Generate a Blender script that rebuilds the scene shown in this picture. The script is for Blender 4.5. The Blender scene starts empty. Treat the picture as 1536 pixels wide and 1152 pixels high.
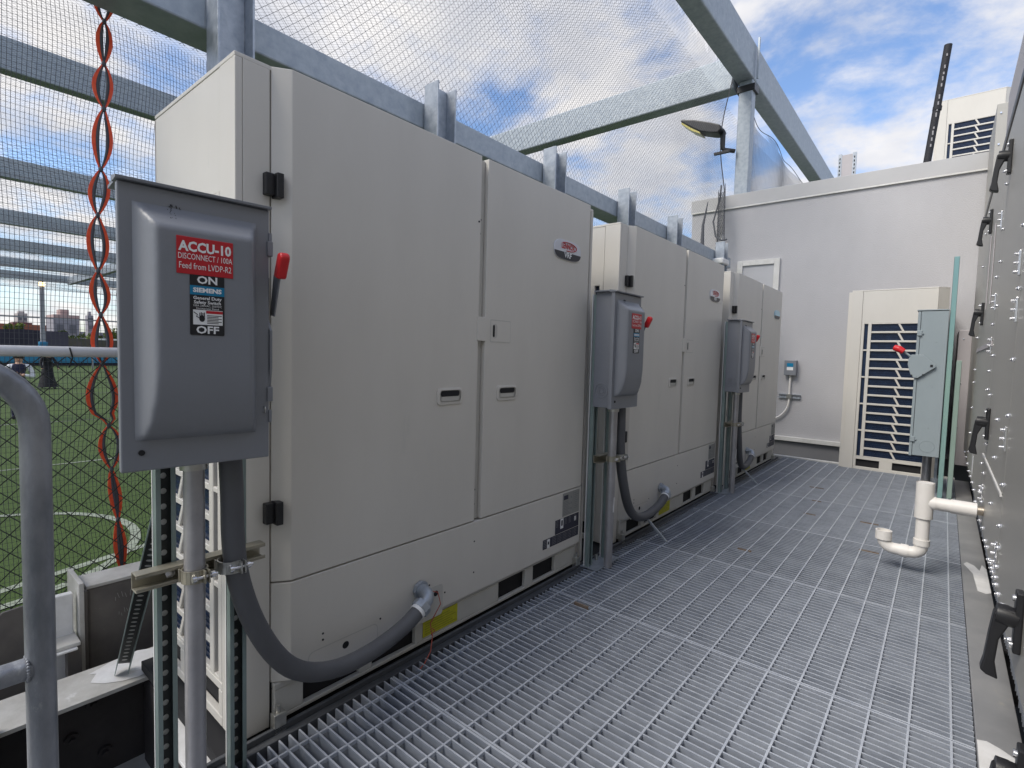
import bpy, bmesh, math, random
from mathutils import Vector, Matrix
random.seed(7)
R = math.radians
PI = math.pi
sc = bpy.context.scene
C = sc.collection

# ------------------------------------------------------------------ camera
cd = bpy.data.cameras.new('camera'); cam = bpy.data.objects.new('camera', cd); C.objects.link(cam)
sc.camera = cam
yaw, pit, rol = R(-39.74640613), R(-3.24854108), R(-1.55376403)
fw = Vector((math.sin(yaw)*math.cos(pit), math.cos(yaw)*math.cos(pit), math.sin(pit)))
rt = Vector((math.cos(yaw), -math.sin(yaw), 0)); dn = fw.cross(rt)
r2 = math.cos(rol)*rt + math.sin(rol)*dn; d2 = -math.sin(rol)*rt + math.cos(rol)*dn
M = Matrix((( r2.x, -d2.x, -fw.x, 0), (r2.y, -d2.y, -fw.y, 0), (r2.z, -d2.z, -fw.z, 1.12), (0, 0, 0, 1)))
cam.matrix_world = M
cd.sensor_width = 36; cd.lens = 778.212/1536*36
cd.clip_start = .02; cd.clip_end = 4000

# ------------------------------------------------------------------ light
SUN_EL, SUN_AZ = 48, 203      # azimuth: clockwise from +Y, the side the sun stands on
w = bpy.data.worlds.new('World'); sc.world = w; w.use_nodes = True
nt = w.node_tree; N = nt.nodes; L = nt.links; N.clear()
out = N.new('ShaderNodeOutputWorld'); sky = N.new('ShaderNodeTexSky'); sky.sky_type = 'NISHITA'
sky.sun_disc = False; sky.sun_elevation = R(SUN_EL); sky.sun_rotation = R(SUN_AZ)
bs = N.new('ShaderNodeBackground'); bs.inputs[1].default_value = .145
tint = N.new('ShaderNodeMix'); tint.data_type = 'RGBA'; tint.blend_type = 'MULTIPLY'; tint.inputs[0].default_value = 1
tint.inputs[7].default_value = (.80, .88, 1.0, 1)
L.new(sky.outputs[0], tint.inputs[6]); L.new(tint.outputs[2], bs.inputs[0])
bc = N.new('ShaderNodeBackground'); bc.inputs[1].default_value = .66
tc = N.new('ShaderNodeTexCoord'); sx = N.new('ShaderNodeSeparateXYZ'); L.new(tc.outputs['Generated'], sx.inputs[0])
def wm(op, a, b=None, c=None):
    n = N.new('ShaderNodeMath'); n.operation = op
    for i, v in enumerate((a, b, c)):
        if v is None: continue
        if isinstance(v, (int, float)): n.inputs[i].default_value = v
        else: L.new(v, n.inputs[i])
    return n.outputs[0]
den = wm('ADD', wm('MAXIMUM', sx.outputs[2], 0.0), .22)
cx = N.new('ShaderNodeCombineXYZ')
L.new(wm('DIVIDE', sx.outputs[0], den), cx.inputs[0]); L.new(wm('DIVIDE', sx.outputs[1], den), cx.inputs[1])
cx.inputs[2].default_value = 56
def wnoise(scale, det, rough, dist=0):
    n = N.new('ShaderNodeTexNoise'); n.inputs['Scale'].default_value = scale; n.inputs['Detail'].default_value = det
    n.inputs['Roughness'].default_value = rough; n.inputs['Distortion'].default_value = dist
    L.new(cx.outputs[0], n.inputs['Vector']); return n.outputs[0]
n1 = wnoise(2.2, 9, .60, .25); n2 = wnoise(4.5, 6, .6); n3 = wnoise(2.6, 5, .5)
cov = wm('ADD', wm('MULTIPLY', n1, .72), wm('MULTIPLY', n2, .28))
mr = N.new('ShaderNodeMapRange'); mr.interpolation_type = 'SMOOTHSTEP'
mr.inputs[1].default_value = .385; mr.inputs[2].default_value = .57; mr.inputs[4].default_value = .96
L.new(cov, mr.inputs[0])
cr = N.new('ShaderNodeValToRGB'); L.new(n3, cr.inputs[0])
cr.color_ramp.elements[0].position = .33; cr.color_ramp.elements[0].color = (.66, .68, .75, 1)
cr.color_ramp.elements[1].position = .60; cr.color_ramp.elements[1].color = (.99, .96, .94, 1)
L.new(cr.outputs[0], bc.inputs[0])
mx = N.new('ShaderNodeMixShader'); L.new(mr.outputs[0], mx.inputs[0]); L.new(bs.outputs[0], mx.inputs[1]); L.new(bc.outputs[0], mx.inputs[2])
L.new(mx.outputs[0], out.inputs[0])
sl = bpy.data.lights.new('sun', 'SUN'); sun = bpy.data.objects.new('sun', sl); C.objects.link(sun)
sl.energy = 2.2; sl.angle = R(26); sl.color = (1, .95, .87)
sd = Vector((math.sin(R(SUN_AZ))*math.cos(R(SUN_EL)), math.cos(R(SUN_AZ))*math.cos(R(SUN_EL)), math.sin(R(SUN_EL))))
sun.rotation_euler = sd.to_track_quat('Z', 'Y').to_euler()
vs = sc.view_settings; vs.view_transform = 'Standard'; vs.look = 'None'; vs.exposure = 0.72; vs.gamma = 1; vs.use_curve_mapping = False
sc.render.engine = 'CYCLES'; sc.cycles.max_bounces = 8; sc.cycles.diffuse_bounces = 4

# ------------------------------------------------------------------ materials
def mat(name, col, rough=.6, metal=0, noise=None, nscale=8, bump=0, bscale=60, rvar=0, stretch=None, spec=.5, emit=None, emits=0, stain=None):
    m = bpy.data.materials.new(name); m.use_nodes = True
    t = m.node_tree; n = t.nodes; b = n['Principled BSDF']
    b.inputs['Base Color'].default_value = (*col, 1); b.inputs['Roughness'].default_value = rough
    b.inputs['Metallic'].default_value = metal; b.inputs['Specular IOR Level'].default_value = spec
    tcn = n.new('ShaderNodeTexCoord'); mp = n.new('ShaderNodeMapping'); t.links.new(tcn.outputs['Object'], mp.inputs[0])
    if stretch: mp.inputs['Scale'].default_value = stretch
    if noise:
        x = n.new('ShaderNodeTexNoise'); x.inputs['Scale'].default_value = nscale; x.inputs['Detail'].default_value = 7
        x.inputs['Roughness'].default_value = .62
        t.links.new(mp.outputs[0], x.inputs['Vector'])
        r = n.new('ShaderNodeValToRGB'); r.color_ramp.elements[0].position = .32; r.color_ramp.elements[1].position = .68
        r.color_ramp.elements[0].color = (*noise, 1); r.color_ramp.elements[1].color = (*col, 1)
        t.links.new(x.outputs[0], r.inputs[0]); last = r.outputs[0]
        if stain:
            x2 = n.new('ShaderNodeTexNoise'); x2.inputs['Scale'].default_value = stain[1]; x2.inputs['Detail'].default_value = 9
            x2.inputs['Roughness'].default_value = .7
            t.links.new(mp.outputs[0], x2.inputs['Vector'])
            rr = n.new('ShaderNodeMapRange'); rr.inputs[1].default_value = stain[2]; rr.inputs[2].default_value = stain[2]+.08
            t.links.new(x2.outputs[0], rr.inputs[0])
            mm = n.new('ShaderNodeMix'); mm.data_type = 'RGBA'; mm.inputs[7].default_value = (*stain[0], 1)
            t.links.new(rr.outputs[0], mm.inputs[0]); t.links.new(last, mm.inputs[6]); last = mm.outputs[2]
        t.links.new(last, b.inputs['Base Color'])
        if rvar:
            q = n.new('ShaderNodeMapRange'); q.inputs[3].default_value = max(.05, rough-rvar); q.inputs[4].default_value = min(1, rough+rvar)
            t.links.new(x.outputs[0], q.inputs[0]); t.links.new(q.outputs[0], b.inputs['Roughness'])
    if bump:
        y = n.new('ShaderNodeTexNoise'); y.inputs['Scale'].default_value = bscale; y.inputs['Detail'].default_value = 4
        t.links.new(mp.outputs[0], y.inputs['Vector'])
        bp = n.new('ShaderNodeBump'); bp.inputs['Strength'].default_value = bump; bp.inputs['Distance'].default_value = .01
        t.links.new(y.outputs[0], bp.inputs['Height']); t.links.new(bp.outputs[0], b.inputs['Normal'])
    if emit:
        b.inputs['Emission Color'].default_value = (*emit, 1); b.inputs['Emission Strength'].default_value = emits
    return m

CAB = mat('cabinet_paint', (.67, .64, .585), .38, 0, (.625, .597, .545), 2.2, .35, 1.6, .07, (1.6, 1.6, .5), .5, None, 0, ((.61, .59, .54), 5, .64))
CABB = mat('cabinet_base_paint', (.56, .545, .50), .5, 0, (.49, .475, .435), 6, .05, 40)
DARK = mat('dark_void', (.012, .012, .014), .8)
COIL = mat('coil_blue', (.012, .03, .075), .35, .2, (.006, .014, .04), 30)
GRY = mat('enclosure_paint', (.225, .235, .26), .38, 0, (.21, .22, .243), 5, .06, 70, .06)
GRYL = mat('enclosure_paint_pale', (.30, .35, .375), .42, 0, (.285, .335, .36), 5, .06, 60, .05)
BLK = mat('black_plastic', (.015, .015, .017), .4)
RED = mat('red_grip', (.62, .02, .025), .35)
REDL = mat('red_label', (.50, .012, .022), .35)
WHT = mat('white_print', (.82, .82, .82), .5)
LBLK = mat('black_label', (.012, .012, .016), .35)
LBLU = mat('blue_label', (.0, .20, .38), .35)
YEL = mat('yellow_label', (.52, .50, .02), .5, 0, (.42, .40, .02), 60)
GALV = mat('galvanised_steel', (.46, .49, .53), .42, .55, (.30, .335, .38), 22, .08, 90, .12)
GALVB = mat('galvanised_beam', (.40, .44, .48), .5, .3, (.28, .32, .37), 16, .1, 60, .1, stain=((.52, .54, .56), 5, .62))
GRAT = mat('galvanised_grating', (.40, .435, .50), .5, .3, (.28, .31, .37), 9, .1, 120, .12, None, .5, None, 0, ((.46, .48, .51), 26, .60))
GTOP = mat('lit_grating_top', (.64, .67, .72), .4, .35, (.48, .51, .57), 14, .05, 120, .1)  # paler than the bar sides: light on tops and rods put into the colour
GRATS = [GRAT, mat('galvanised_grating_dull', (.35, .385, .445), .5, .3, (.245, .27, .325), 7, .1, 120, .12), mat('galvanised_grating_bright', (.45, .485, .55), .45, .3, (.32, .35, .41), 11, .1, 120, .12)]
PIPE = mat('weathered_pipe', (.36, .37, .40), .42, .45, (.20, .215, .24), 20, .3, 55, .15, (1, 1, .45), .5, None, 0, ((.50, .51, .52), 16, .58))
COND = mat('conduit_steel', (.46, .45, .46), .38, .6, (.38, .37, .38), 18, .05, 90, .08)
FLEX = mat('flexible_conduit_grey', (.105, .107, .115), .55, 0, (.09, .092, .1), 9)
ZINC = mat('zinc_bracket', (.58, .58, .56), .3, .8, (.45, .44, .40), 25, .05, 80, .1)
BRASS = mat('zinc_yellow_strut', (.42, .39, .31), .38, .6, (.32, .30, .24), 20, .05, 80, .1)
STRG = mat('green_zinc_strut', (.30, .37, .36), .40, .5, (.24, .31, .30), 12, .05, 80, .1)
STEAL = mat('iridescent_film_strut', (.19, .36, .39), .4, .3, (.32, .47, .40), 1.6, 0, 10, .1, (1, 1, .5))
SPALE = mat('pale_green_strut', (.33, .43, .38), .4, .3, (.28, .38, .33), 3)
STUC = mat('stucco_wall', (.475, .468, .482), .9, 0, (.43, .423, .437), 1.4, .45, 110, 0, (1, 1, .6))
STUC2 = mat('coping_metal', (.47, .465, .465), .6, .1, (.43, .425, .43), 2)
TRIM = mat('pale_trim', (.68, .67, .65), .55, 0, (.58, .57, .54), 9)
AHU = mat('air_handler_steel', (.42, .405, .37), .42, .25, (.38, .365, .335), 2.5, .05, 30, .06, (1, 1, .25))
AHUM = mat('air_handler_mauve', (.46, .43, .44), .55, .1, (.42, .395, .405), 3)
BOLT = mat('bolt_zinc', (.78, .78, .80), .22, .9)
PVC = mat('pvc_pipe', (.80, .77, .74), .4, 0, (.74, .71, .67), 9, .0, 10, .05)
PRIM = mat('primer_patch', (.78, .77, .76), .6, 0, (.66, .65, .63), 14, .1, 60)
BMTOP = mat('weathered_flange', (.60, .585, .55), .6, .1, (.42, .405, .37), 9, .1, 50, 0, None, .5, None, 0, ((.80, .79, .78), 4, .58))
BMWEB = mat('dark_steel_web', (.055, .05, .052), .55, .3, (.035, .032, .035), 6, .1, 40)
BMBRN = mat('brown_steel_plate', (.17, .155, .14), .55, .2, (.11, .10, .095), 6, .1, 40, 0, None, .5, None, 0, ((.30, .29, .27), 12, .66))
NETM = mat('net_cord', (.085, .088, .10), .8)
CHL = mat('black_vinyl_wire', (.02, .022, .022), .5)
RCORD = mat('red_webbing', (.95, .13, .04), .6, 0, (.85, .07, .025), 40)
RUST = mat('rusted_steel', (.17, .11, .075), .7, .2, (.32, .27, .22), 30, .1, 80)
CRUB = mat('rail_grey', (.11, .115, .125), .5, .3, (.08, .085, .095), 12)
GROUT = mat('city_ground', (.12, .125, .11), .9, 0, (.07, .08, .06), .02)
DECKM = mat('dark_roof_membrane', (.035, .037, .042), .8, 0, (.022, .024, .028), 3)

# ------------------------------------------------------------------ helpers
class MB:
    def __init__(s): s.v = []; s.f = []; s.mi = []; s.sm = []; s.mats = []
    def m(s, mt):
        if mt not in s.mats: s.mats.append(mt)
        return s.mats.index(mt)
    def add(s, vs_, fs, mt, smooth=False):
        o = len(s.v); s.v += [tuple(v) for v in vs_]; k = s.m(mt)
        for f in fs: s.f.append(tuple(i+o for i in f)); s.mi.append(k); s.sm.append(smooth)
    def box(s, x0, x1, y0, y1, z0, z1, mt):
        V = [(x, y, z) for x in (x0, x1) for y in (y0, y1) for z in (z0, z1)]
        s.add(V, [(0,1,3,2),(4,6,7,5),(0,4,5,1),(2,3,7,6),(0,2,6,4),(1,5,7,3)], mt); return s
    def obox(s, a, b, wd, th, mt, up=(0, 0, 1)):
        a = Vector(a); b = Vector(b); d = (b-a).normalized(); u = Vector(up)
        n = d.cross(u).normalized(); u2 = n.cross(d).normalized()
        V = [p+n*i*wd/2+u2*j*th/2 for p in (a, b) for i, j in ((-1,-1),(1,-1),(1,1),(-1,1))]
        s.add(V, [(3,2,1,0),(4,5,6,7),(0,1,5,4),(1,2,6,5),(2,3,7,6),(3,0,4,7)], mt); return s
    def tube(s, pts, r, mt, n=12, caps=True, smooth=True, hollow=0):
        pts = [Vector(p) for p in pts]; rr = r if isinstance(r, (list, tuple)) else [r]*len(pts)
        rings = []; ref = None
        for i, p in enumerate(pts):
            d = (pts[min(i+1, len(pts)-1)]-pts[max(i-1, 0)]).normalized()
            if ref is None: ref = d.orthogonal().normalized()
            ref = (ref-d*ref.dot(d)).normalized(); bi = d.cross(ref)
            rings.append([p+(ref*math.cos(2*PI*k/n)+bi*math.sin(2*PI*k/n))*rr[i] for k in range(n)])
        V = [v for g in rings for v in g]; F = []
        for i in range(len(pts)-1):
            for k in range(n): F.append((i*n+k, i*n+(k+1) % n, (i+1)*n+(k+1) % n, (i+1)*n+k))
        s.add(V, F, mt, smooth)
        if caps:
            s.add(rings[0], [tuple(reversed(range(n)))], mt); s.add(rings[-1], [tuple(range(n))], mt)
        return s
    def prism(s, poly, z0, z1, mt, axis='z'):   # poly of (a,b); axis = extrude axis
        def P(a, b, c): return {'z': (a, b, c), 'x': (c, a, b), 'y': (a, c, b)}[axis]
        n = len(poly); V = [P(a, b, z0) for a, b in poly]+[P(a, b, z1) for a, b in poly]
        F = [tuple(reversed(range(n))), tuple(range(n, 2*n))]+[(i, (i+1) % n, (i+1) % n+n, i+n) for i in range(n)]
        s.add(V, F, mt); return s
    def ball(s, c, r, mt, seg=8, rings=5, sz=1):
        V = []; F = []
        for i in range(rings+1):
            a = PI*i/rings
            for k in range(seg): V.append((c[0]+r*math.sin(a)*math.cos(2*PI*k/seg), c[1]+r*math.sin(a)*math.sin(2*PI*k/seg), c[2]+r*sz*math.cos(a)))
        for i in range(rings):
            for k in range(seg): F.append((i*seg+k, (i+1)*seg+k, (i+1)*seg+(k+1) % seg, i*seg+(k+1) % seg))
        s.add(V, F, mt, True); return s
    def build(s, name, parent=None, bevel=0, seg=2, fix=True, label=None):
        me = bpy.data.meshes.new(name); me.from_pydata(s.v, [], s.f)
        for mt in s.mats: me.materials.append(mt)
        me.polygons.foreach_set('material_index', s.mi); me.polygons.foreach_set('use_smooth', s.sm)
        if fix:
            bm = bmesh.new(); bm.from_mesh(me)
            if len(bm.faces) < 60000: bmesh.ops.recalc_face_normals(bm, faces=bm.faces)
            bm.to_mesh(me); bm.free()
        me.update()
        o = bpy.data.objects.new(name, me); C.objects.link(o)
        if parent: o.parent = parent
        if label: o['label'] = label
        if bevel:
            b = o.modifiers.new('bevel', 'BEVEL'); b.width = bevel; b.segments = seg; b.limit_method = 'ANGLE'; b.angle_limit = R(35)
            b.harden_normals = False
        return o
def thing(name, label, cat, loc=(0, 0, 0), rz=0, group=None):
    o = bpy.data.objects.new(name, None); C.objects.link(o); o.location = loc; o.rotation_euler = (0, 0, rz)
    o.empty_display_size = .1; return tag(o, label, cat, group)
def tag(o, label, cat, group=None):
    o['label'] = label; o['category'] = cat
    if group: o['group'] = group
    return o
def struct(o): o['kind'] = 'structure'; return o
def dup(o, parent=None, name=None):
    c = o.copy(); C.objects.link(c); c.parent = parent
    for ch in list(o.children): dup(ch, c)
    return c
def text(body, size, mt, parent, mw, name='lettering', sx_=1.0, bold=0, align='CENTER'):
    cu = bpy.data.curves.new('txt', 'FONT'); cu.body = body; cu.size = size; cu.align_x = align; cu.align_y = 'CENTER'
    cu.offset = bold; cu.resolution_u = 2; cu.space_character = 1.0
    t = bpy.data.objects.new('txt', cu); C.objects.link(t)
    dg = bpy.context.evaluated_depsgraph_get(); me = bpy.data.meshes.new_from_object(t.evaluated_get(dg))
    bpy.data.objects.remove(t); bpy.data.curves.remove(cu)
    me.transform(mw @ Matrix.Diagonal((sx_, 1, 1, 1))); me.materials.clear(); me.materials.append(mt); me.name = name
    o = bpy.data.objects.new(name, me); C.objects.link(o); o.parent = parent
    return o
def faceX(x, y, z):    # text lying on a +X face
    return Matrix(((0, 0, 1, x), (1, 0, 0, y), (0, 1, 0, z), (0, 0, 0, 1)))
def faceNX(x, y, z):
    return Matrix(((0, 0, -1, x), (-1, 0, 0, y), (0, 1, 0, z), (0, 0, 0, 1)))
def arc(c, r, a0, a1, n, f):   # f maps (u,v) to point
    return [f(c[0]+r*math.cos(a0+(a1-a0)*i/n), c[1]+r*math.sin(a0+(a1-a0)*i/n)) for i in range(n+1)]
def rrect(y0, y1, z0, z1, r, n=4):
    P = []
    for cx_, cz_, a in ((y1-r, z1-r, 0), (y0+r, z1-r, 90), (y0+r, z0+r, 180), (y1-r, z0+r, 270)):
        for i in range(n+1): P.append((cx_+r*math.cos(R(a+90*i/n)), cz_+r*math.sin(R(a+90*i/n))))
    return P

# ------------------------------------------------------------------ ground, turf, walkway
g = MB(); g.add([(-2500, -2500, -7), (2500, -2500, -7), (2500, 2500, -7), (-2500, 2500, -7)], [(0, 1, 2, 3)], GROUT); struct(g.build('ground'))
g = MB(); g.box(-2.72, 3.4, -3, 8.15, -1.3, -1.0, DECKM); struct(g.build('roof_deck'))

def turf_mat():
    m = mat('turf', (.040, .078, .006), .95, 0, (.030, .060, .005), .25, .5, 200)
    t = m.node_tree; n = t.nodes; b = n['Principled BSDF']; old = b.inputs['Base Color'].links[0].from_socket
    x = n.new('ShaderNodeTexNoise'); x.inputs['Scale'].default_value = 60; x.inputs['Detail'].default_value = 5
    tcn = n.new('ShaderNodeTexCoord'); t.links.new(tcn.outputs['Object'], x.inputs['Vector'])
    mm = n.new('ShaderNodeMix'); mm.data_type = 'RGBA'; mm.blend_type = 'MULTIPLY'; mm.inputs[0].default_value = .8
    r = n.new('ShaderNodeValToRGB'); r.color_ramp.elements[0].position = .3; r.color_ramp.elements[0].color = (.5, .5, .45, 1)
    r.color_ramp.elements[1].position = .7; r.color_ramp.elements[1].color = (1.3, 1.3, 1.2, 1)
    t.links.new(x.outputs[0], r.inputs[0]); t.links.new(old, mm.inputs[6]); t.links.new(r.outputs[0], mm.inputs[7]); t.links.new(mm.outputs[2], b.inputs['Base Color'])
    return m
TZ = -.87
g = MB(); g.box(-62, -2.85, -30, 60, TZ-.4, TZ, turf_mat()); turf = struct(g.build('turf_field'))
TLINE = mat('turf_line_white', (.26, .29, .24), .9, 0, (.18, .21, .15), 40)
g = MB()
def gstrip(pts, wd, z):
    for a, b in zip(pts, pts[1:]):
        a = Vector((*a, z)); b = Vector((*b, z)); d = (b-a).normalized(); nn = Vector((-d.y, d.x, 0))*wd/2; e = d*.004
        g.add([a-nn-e, a+nn-e, b+nn+e, b-nn+e], [(0, 1, 2, 3)], TLINE)
gstrip([(-5.5, -6), (-5.5, 3.0)][:0] or [(-5.55, .2), (-6.0, 1.6), (-7.0, 5.2), (-8.3, 9)], .09, TZ+.005)
gstrip([(-6.75+1.5*math.cos(R(a)), .15+1.5*math.sin(R(a))) for a in range(0, 361, 10)], .09, TZ+.009)
gstrip([(-17, -20), (-17, 50)], .10, TZ+.005); gstrip([(-26, -20), (-26, 50)], .10, TZ+.005); gstrip([(-48, -20), (-48, 50)], .12, TZ+.005)
gstrip([(-11, -2), (-11, 20)], .07, TZ+.005)
struct(g.build('field_markings', fix=False))

# grating walkway
GX0, GX1 = -1.40, .133
def grating_panel(y0, y1, xa=GX0, xb=GX1, name='grating'):
    global GRAT
    GRAT = GRATS[(GRATS.index(GRAT)+1+(int(y0*7) % 2)) % 3]
    g = MB(); pitch = .0302; n = int(round((y1-y0)/pitch)); p = (y1-y0)/n
    for i in range(n+1):
        y = y0+i*p + (.003 if i == 0 else (-.003 if i == n else 0)); h = random.uniform(-.0006, .0006)
        mt = GRAT
        if random.random() < (.14 if i in (1, n-1) else .004):
            q = random.uniform(xa, xb-.2); g.box(q, q+random.uniform(.04, .12), y-.0029, y+.0029, -.03, h+.0013, RUST)
        g.box(xa+random.uniform(-.003, .003), xb, y-(.0026 if 0 < i < n else .0036), y+(.0026 if 0 < i < n else .0036), -.038, h+(.0006 if i in (0, n) else 0), mt)
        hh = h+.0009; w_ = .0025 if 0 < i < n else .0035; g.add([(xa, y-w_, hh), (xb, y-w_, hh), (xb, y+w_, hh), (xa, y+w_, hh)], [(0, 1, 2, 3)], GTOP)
    k = 0; x = .079
    while x > xa:
        zt = .0018
        # twisted square rod pressed into the bar tops
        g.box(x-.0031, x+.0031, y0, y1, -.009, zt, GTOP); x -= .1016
    return g.build(name, None, fix=False)
SE = [.14, 1.08, 2.01, 2.93, 3.86, 4.83, 5.76, 6.72]
o = grating_panel(-.85, .135); struct(o); o.name = 'walkway'
for a, b in zip(SE, SE[1:]): o = grating_panel(a+.002, b-.002); struct(o); o.name = 'walkway'
# grating beyond the kerb flange under the air handler
o = grating_panel(-.85, 6.7, .262, 1.3); struct(o); o.name = 'walkway'
# joists below the grating
for y in (1.08, 2.97, 4.83, 6.6):
    g = MB(); g.box(-2.0, 1.3, y-.06, y+.06, -.052, -.042, BMWEB); g.box(-2.0, 1.3, y-.005, y+.005, -.25, -.052, BMWEB); g.box(-2.0, 1.3, y-.06, y+.06, -.26, -.25, BMWEB)
    tag(g.build('floor_joist'), {1.08: 'nearest', 2.97: 'second nearest', 4.83: 'third nearest', 6.6: 'farthest'}[y]+' dark steel joist below the walkway grating', 'joist', 'joists below the grating')
# kerb flange at right
FLG = mat('kerb_flange', (.42, .415, .41), .45, .4, (.33, .33, .335), 5, .1, 40, .12, None, .5, None, 0, ((.50, .47, .41), 3, .62))
t = thing('steel_beam', 'long grey steel flange edging the right side of the grating', 'steel beam', (.19, 2.5, 0))
g = MB(); g.box(-.054, .052, -3.3, 4.2, -.018, .004, FLG); g.box(-.004, .004, -3.3, 4.2, -.30, -.018, FLG); g.build('flange', t, .002)
def blotch(g, cx_, cy_, rx, ry, z, mt, n=22, k=.25, seed=1):
    rr = random.Random(seed); P = [(cx_+rx*math.cos(2*PI*i/n)*(1+rr.uniform(-k, k)), cy_+ry*math.sin(2*PI*i/n)*(1+rr.uniform(-k, k)), z) for i in range(n)]
    g.add(P, [tuple(range(n))], mt)
g = MB(); P = [(-.052, -.74), (.051, -.74), (.051, -.52), (.03, -.47), (.0, -.445), (-.03, -.43), (-.052, -.44)]
g.add([(a, b, .0055) for a, b in P], [tuple(range(len(P)))], PRIM)
P = [(.0, .95), (.03, .93), (.051, .96), (.051, 1.35), (.035, 1.42), (.02, 1.30), (.0, 1.38), (-.03, 1.42), (-.045, 1.37), (-.01, 1.22)]
g.add([(a, b, .0055) for a, b in P], [tuple(range(len(P)))], PRIM)
g.build('primer_patch', t, fix=False)
g = MB(); g.box(-.0, .27, 0, .004, 0, .003, PRIM); 
# end channel at the far end of the grating
t = tag(MB().box(-2.1, .14, 6.735, 6.80, -.15, .012, TRIM).build('edge_channel', None, .003), 'pale channel closing the far end of the grating', 'channel')

# ------------------------------------------------------------------ condensing unit
UW = 1.81
def side_grille(t, D, yo, sg, CABm=CAB):
    """side wall at y=yo, outward direction sg (-1/+1)"""
    a, b = (yo, yo-sg*.02); y0, y1 = min(a, b), max(a, b)
    X = lambda d: -d
    def bb(g, d0, d1, z0, z1, inset=0, mt=CABm):
        if d0 == 0: d0 = -.0015
        u0, u1 = (y0+inset, y1) if sg < 0 else (y0, y1-inset)
        g.box(X(d1), X(d0), u0, u1, z0, z1, mt)
    g = MB(); bb(g, .0, .098, .0, 1.885); sp = g.build('corner_panel', t, .003)
    g = MB(); bb(g, .1, D-.085, 1.55, 1.885, .002); g.build('side_panel', t, .002)
    g = MB()
    zt, zb, nr = 1.55, .135, 15; e0, e1 = .1, D-.085
    bb(g, e0, .125, zb, zt); bb(g, .158, .188, zb, zt); bb(g, e1-.03, e1, zb, zt)
    for k in range(6):
        z = zb+(zt-zb)*k/5; bb(g, .125, .158, max(zb, z-.008), min(zt, z+.008), .001)
    p = (zt-zb)/nr
    for k in range(nr+1):
        z = zb+p*k; bb(g, .188, e1-.03, max(z-.010, zb), min(z+.010, zt), .001)
    for k in range(nr):
        z0 = zb+p*k+.010; z1 = zb+p*(k+1)-.010
        for dd in (.42, .66):
            if dd > e1-.08: continue
            i0, i1 = (y0+.003, y1) if sg < 0 else (y0, y1-.003)
            poly = [(-(dd-.012), z1), (-(dd+.008), z1), (-(dd+.046), z0), (-(dd+.026), z0)]
            g.prism(poly, i0, i1, CABm, 'y')
    gr = g.build('side_grille', t, .002, 1)
    g = MB()
    i0, i1 = (y0+.02, y0+.026) if sg < 0 else (y1-.026, y1-.02)
    g.box(-e1, -e0, i0, i1, zb, zt, COIL)
    for k in range(75):
        z = zb+(zt-zb)*(k+.5)/75; j0, j1 = (i0-.004, i0+.0005) if sg < 0 else (i1-.0005, i1+.004); g.box(-e1+.03, -.19, j0, j1, z-.0015, z+.0015, COIL)
    g.build('coil', gr, fix=False)
    g = MB()                                   # bottom rail with hand holes
    bb(g, e0, e1, .108, .133, -.004 if False else 0); bb(g, e0, e1, 0, .03)
    bb(g, e0, .125, .03, .108); bb(g, .33, .44, .03, .108); bb(g, e1-.04, e1, .03, .108)
    g.build('bottom_rail', t, .003)
    g = MB(); g.box(-e1, -e0, y0+.022 if sg < 0 else y1-.03, y0+.03 if sg < 0 else y1-.022, 0, .134, DARK); g.build('base_void', t)
    g = MB()                                   # rear chamfered corner
    s_ = 1 if sg < 0 else -1
    g.prism([(-(D-.084), yo), (-D, yo+s_*.084), (-D+.004, yo+s_*.088), (-(D-.084), yo+s_*.02)], 0, 1.884, CABm, 'z')
    g.build('rear_corner', t)
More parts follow.
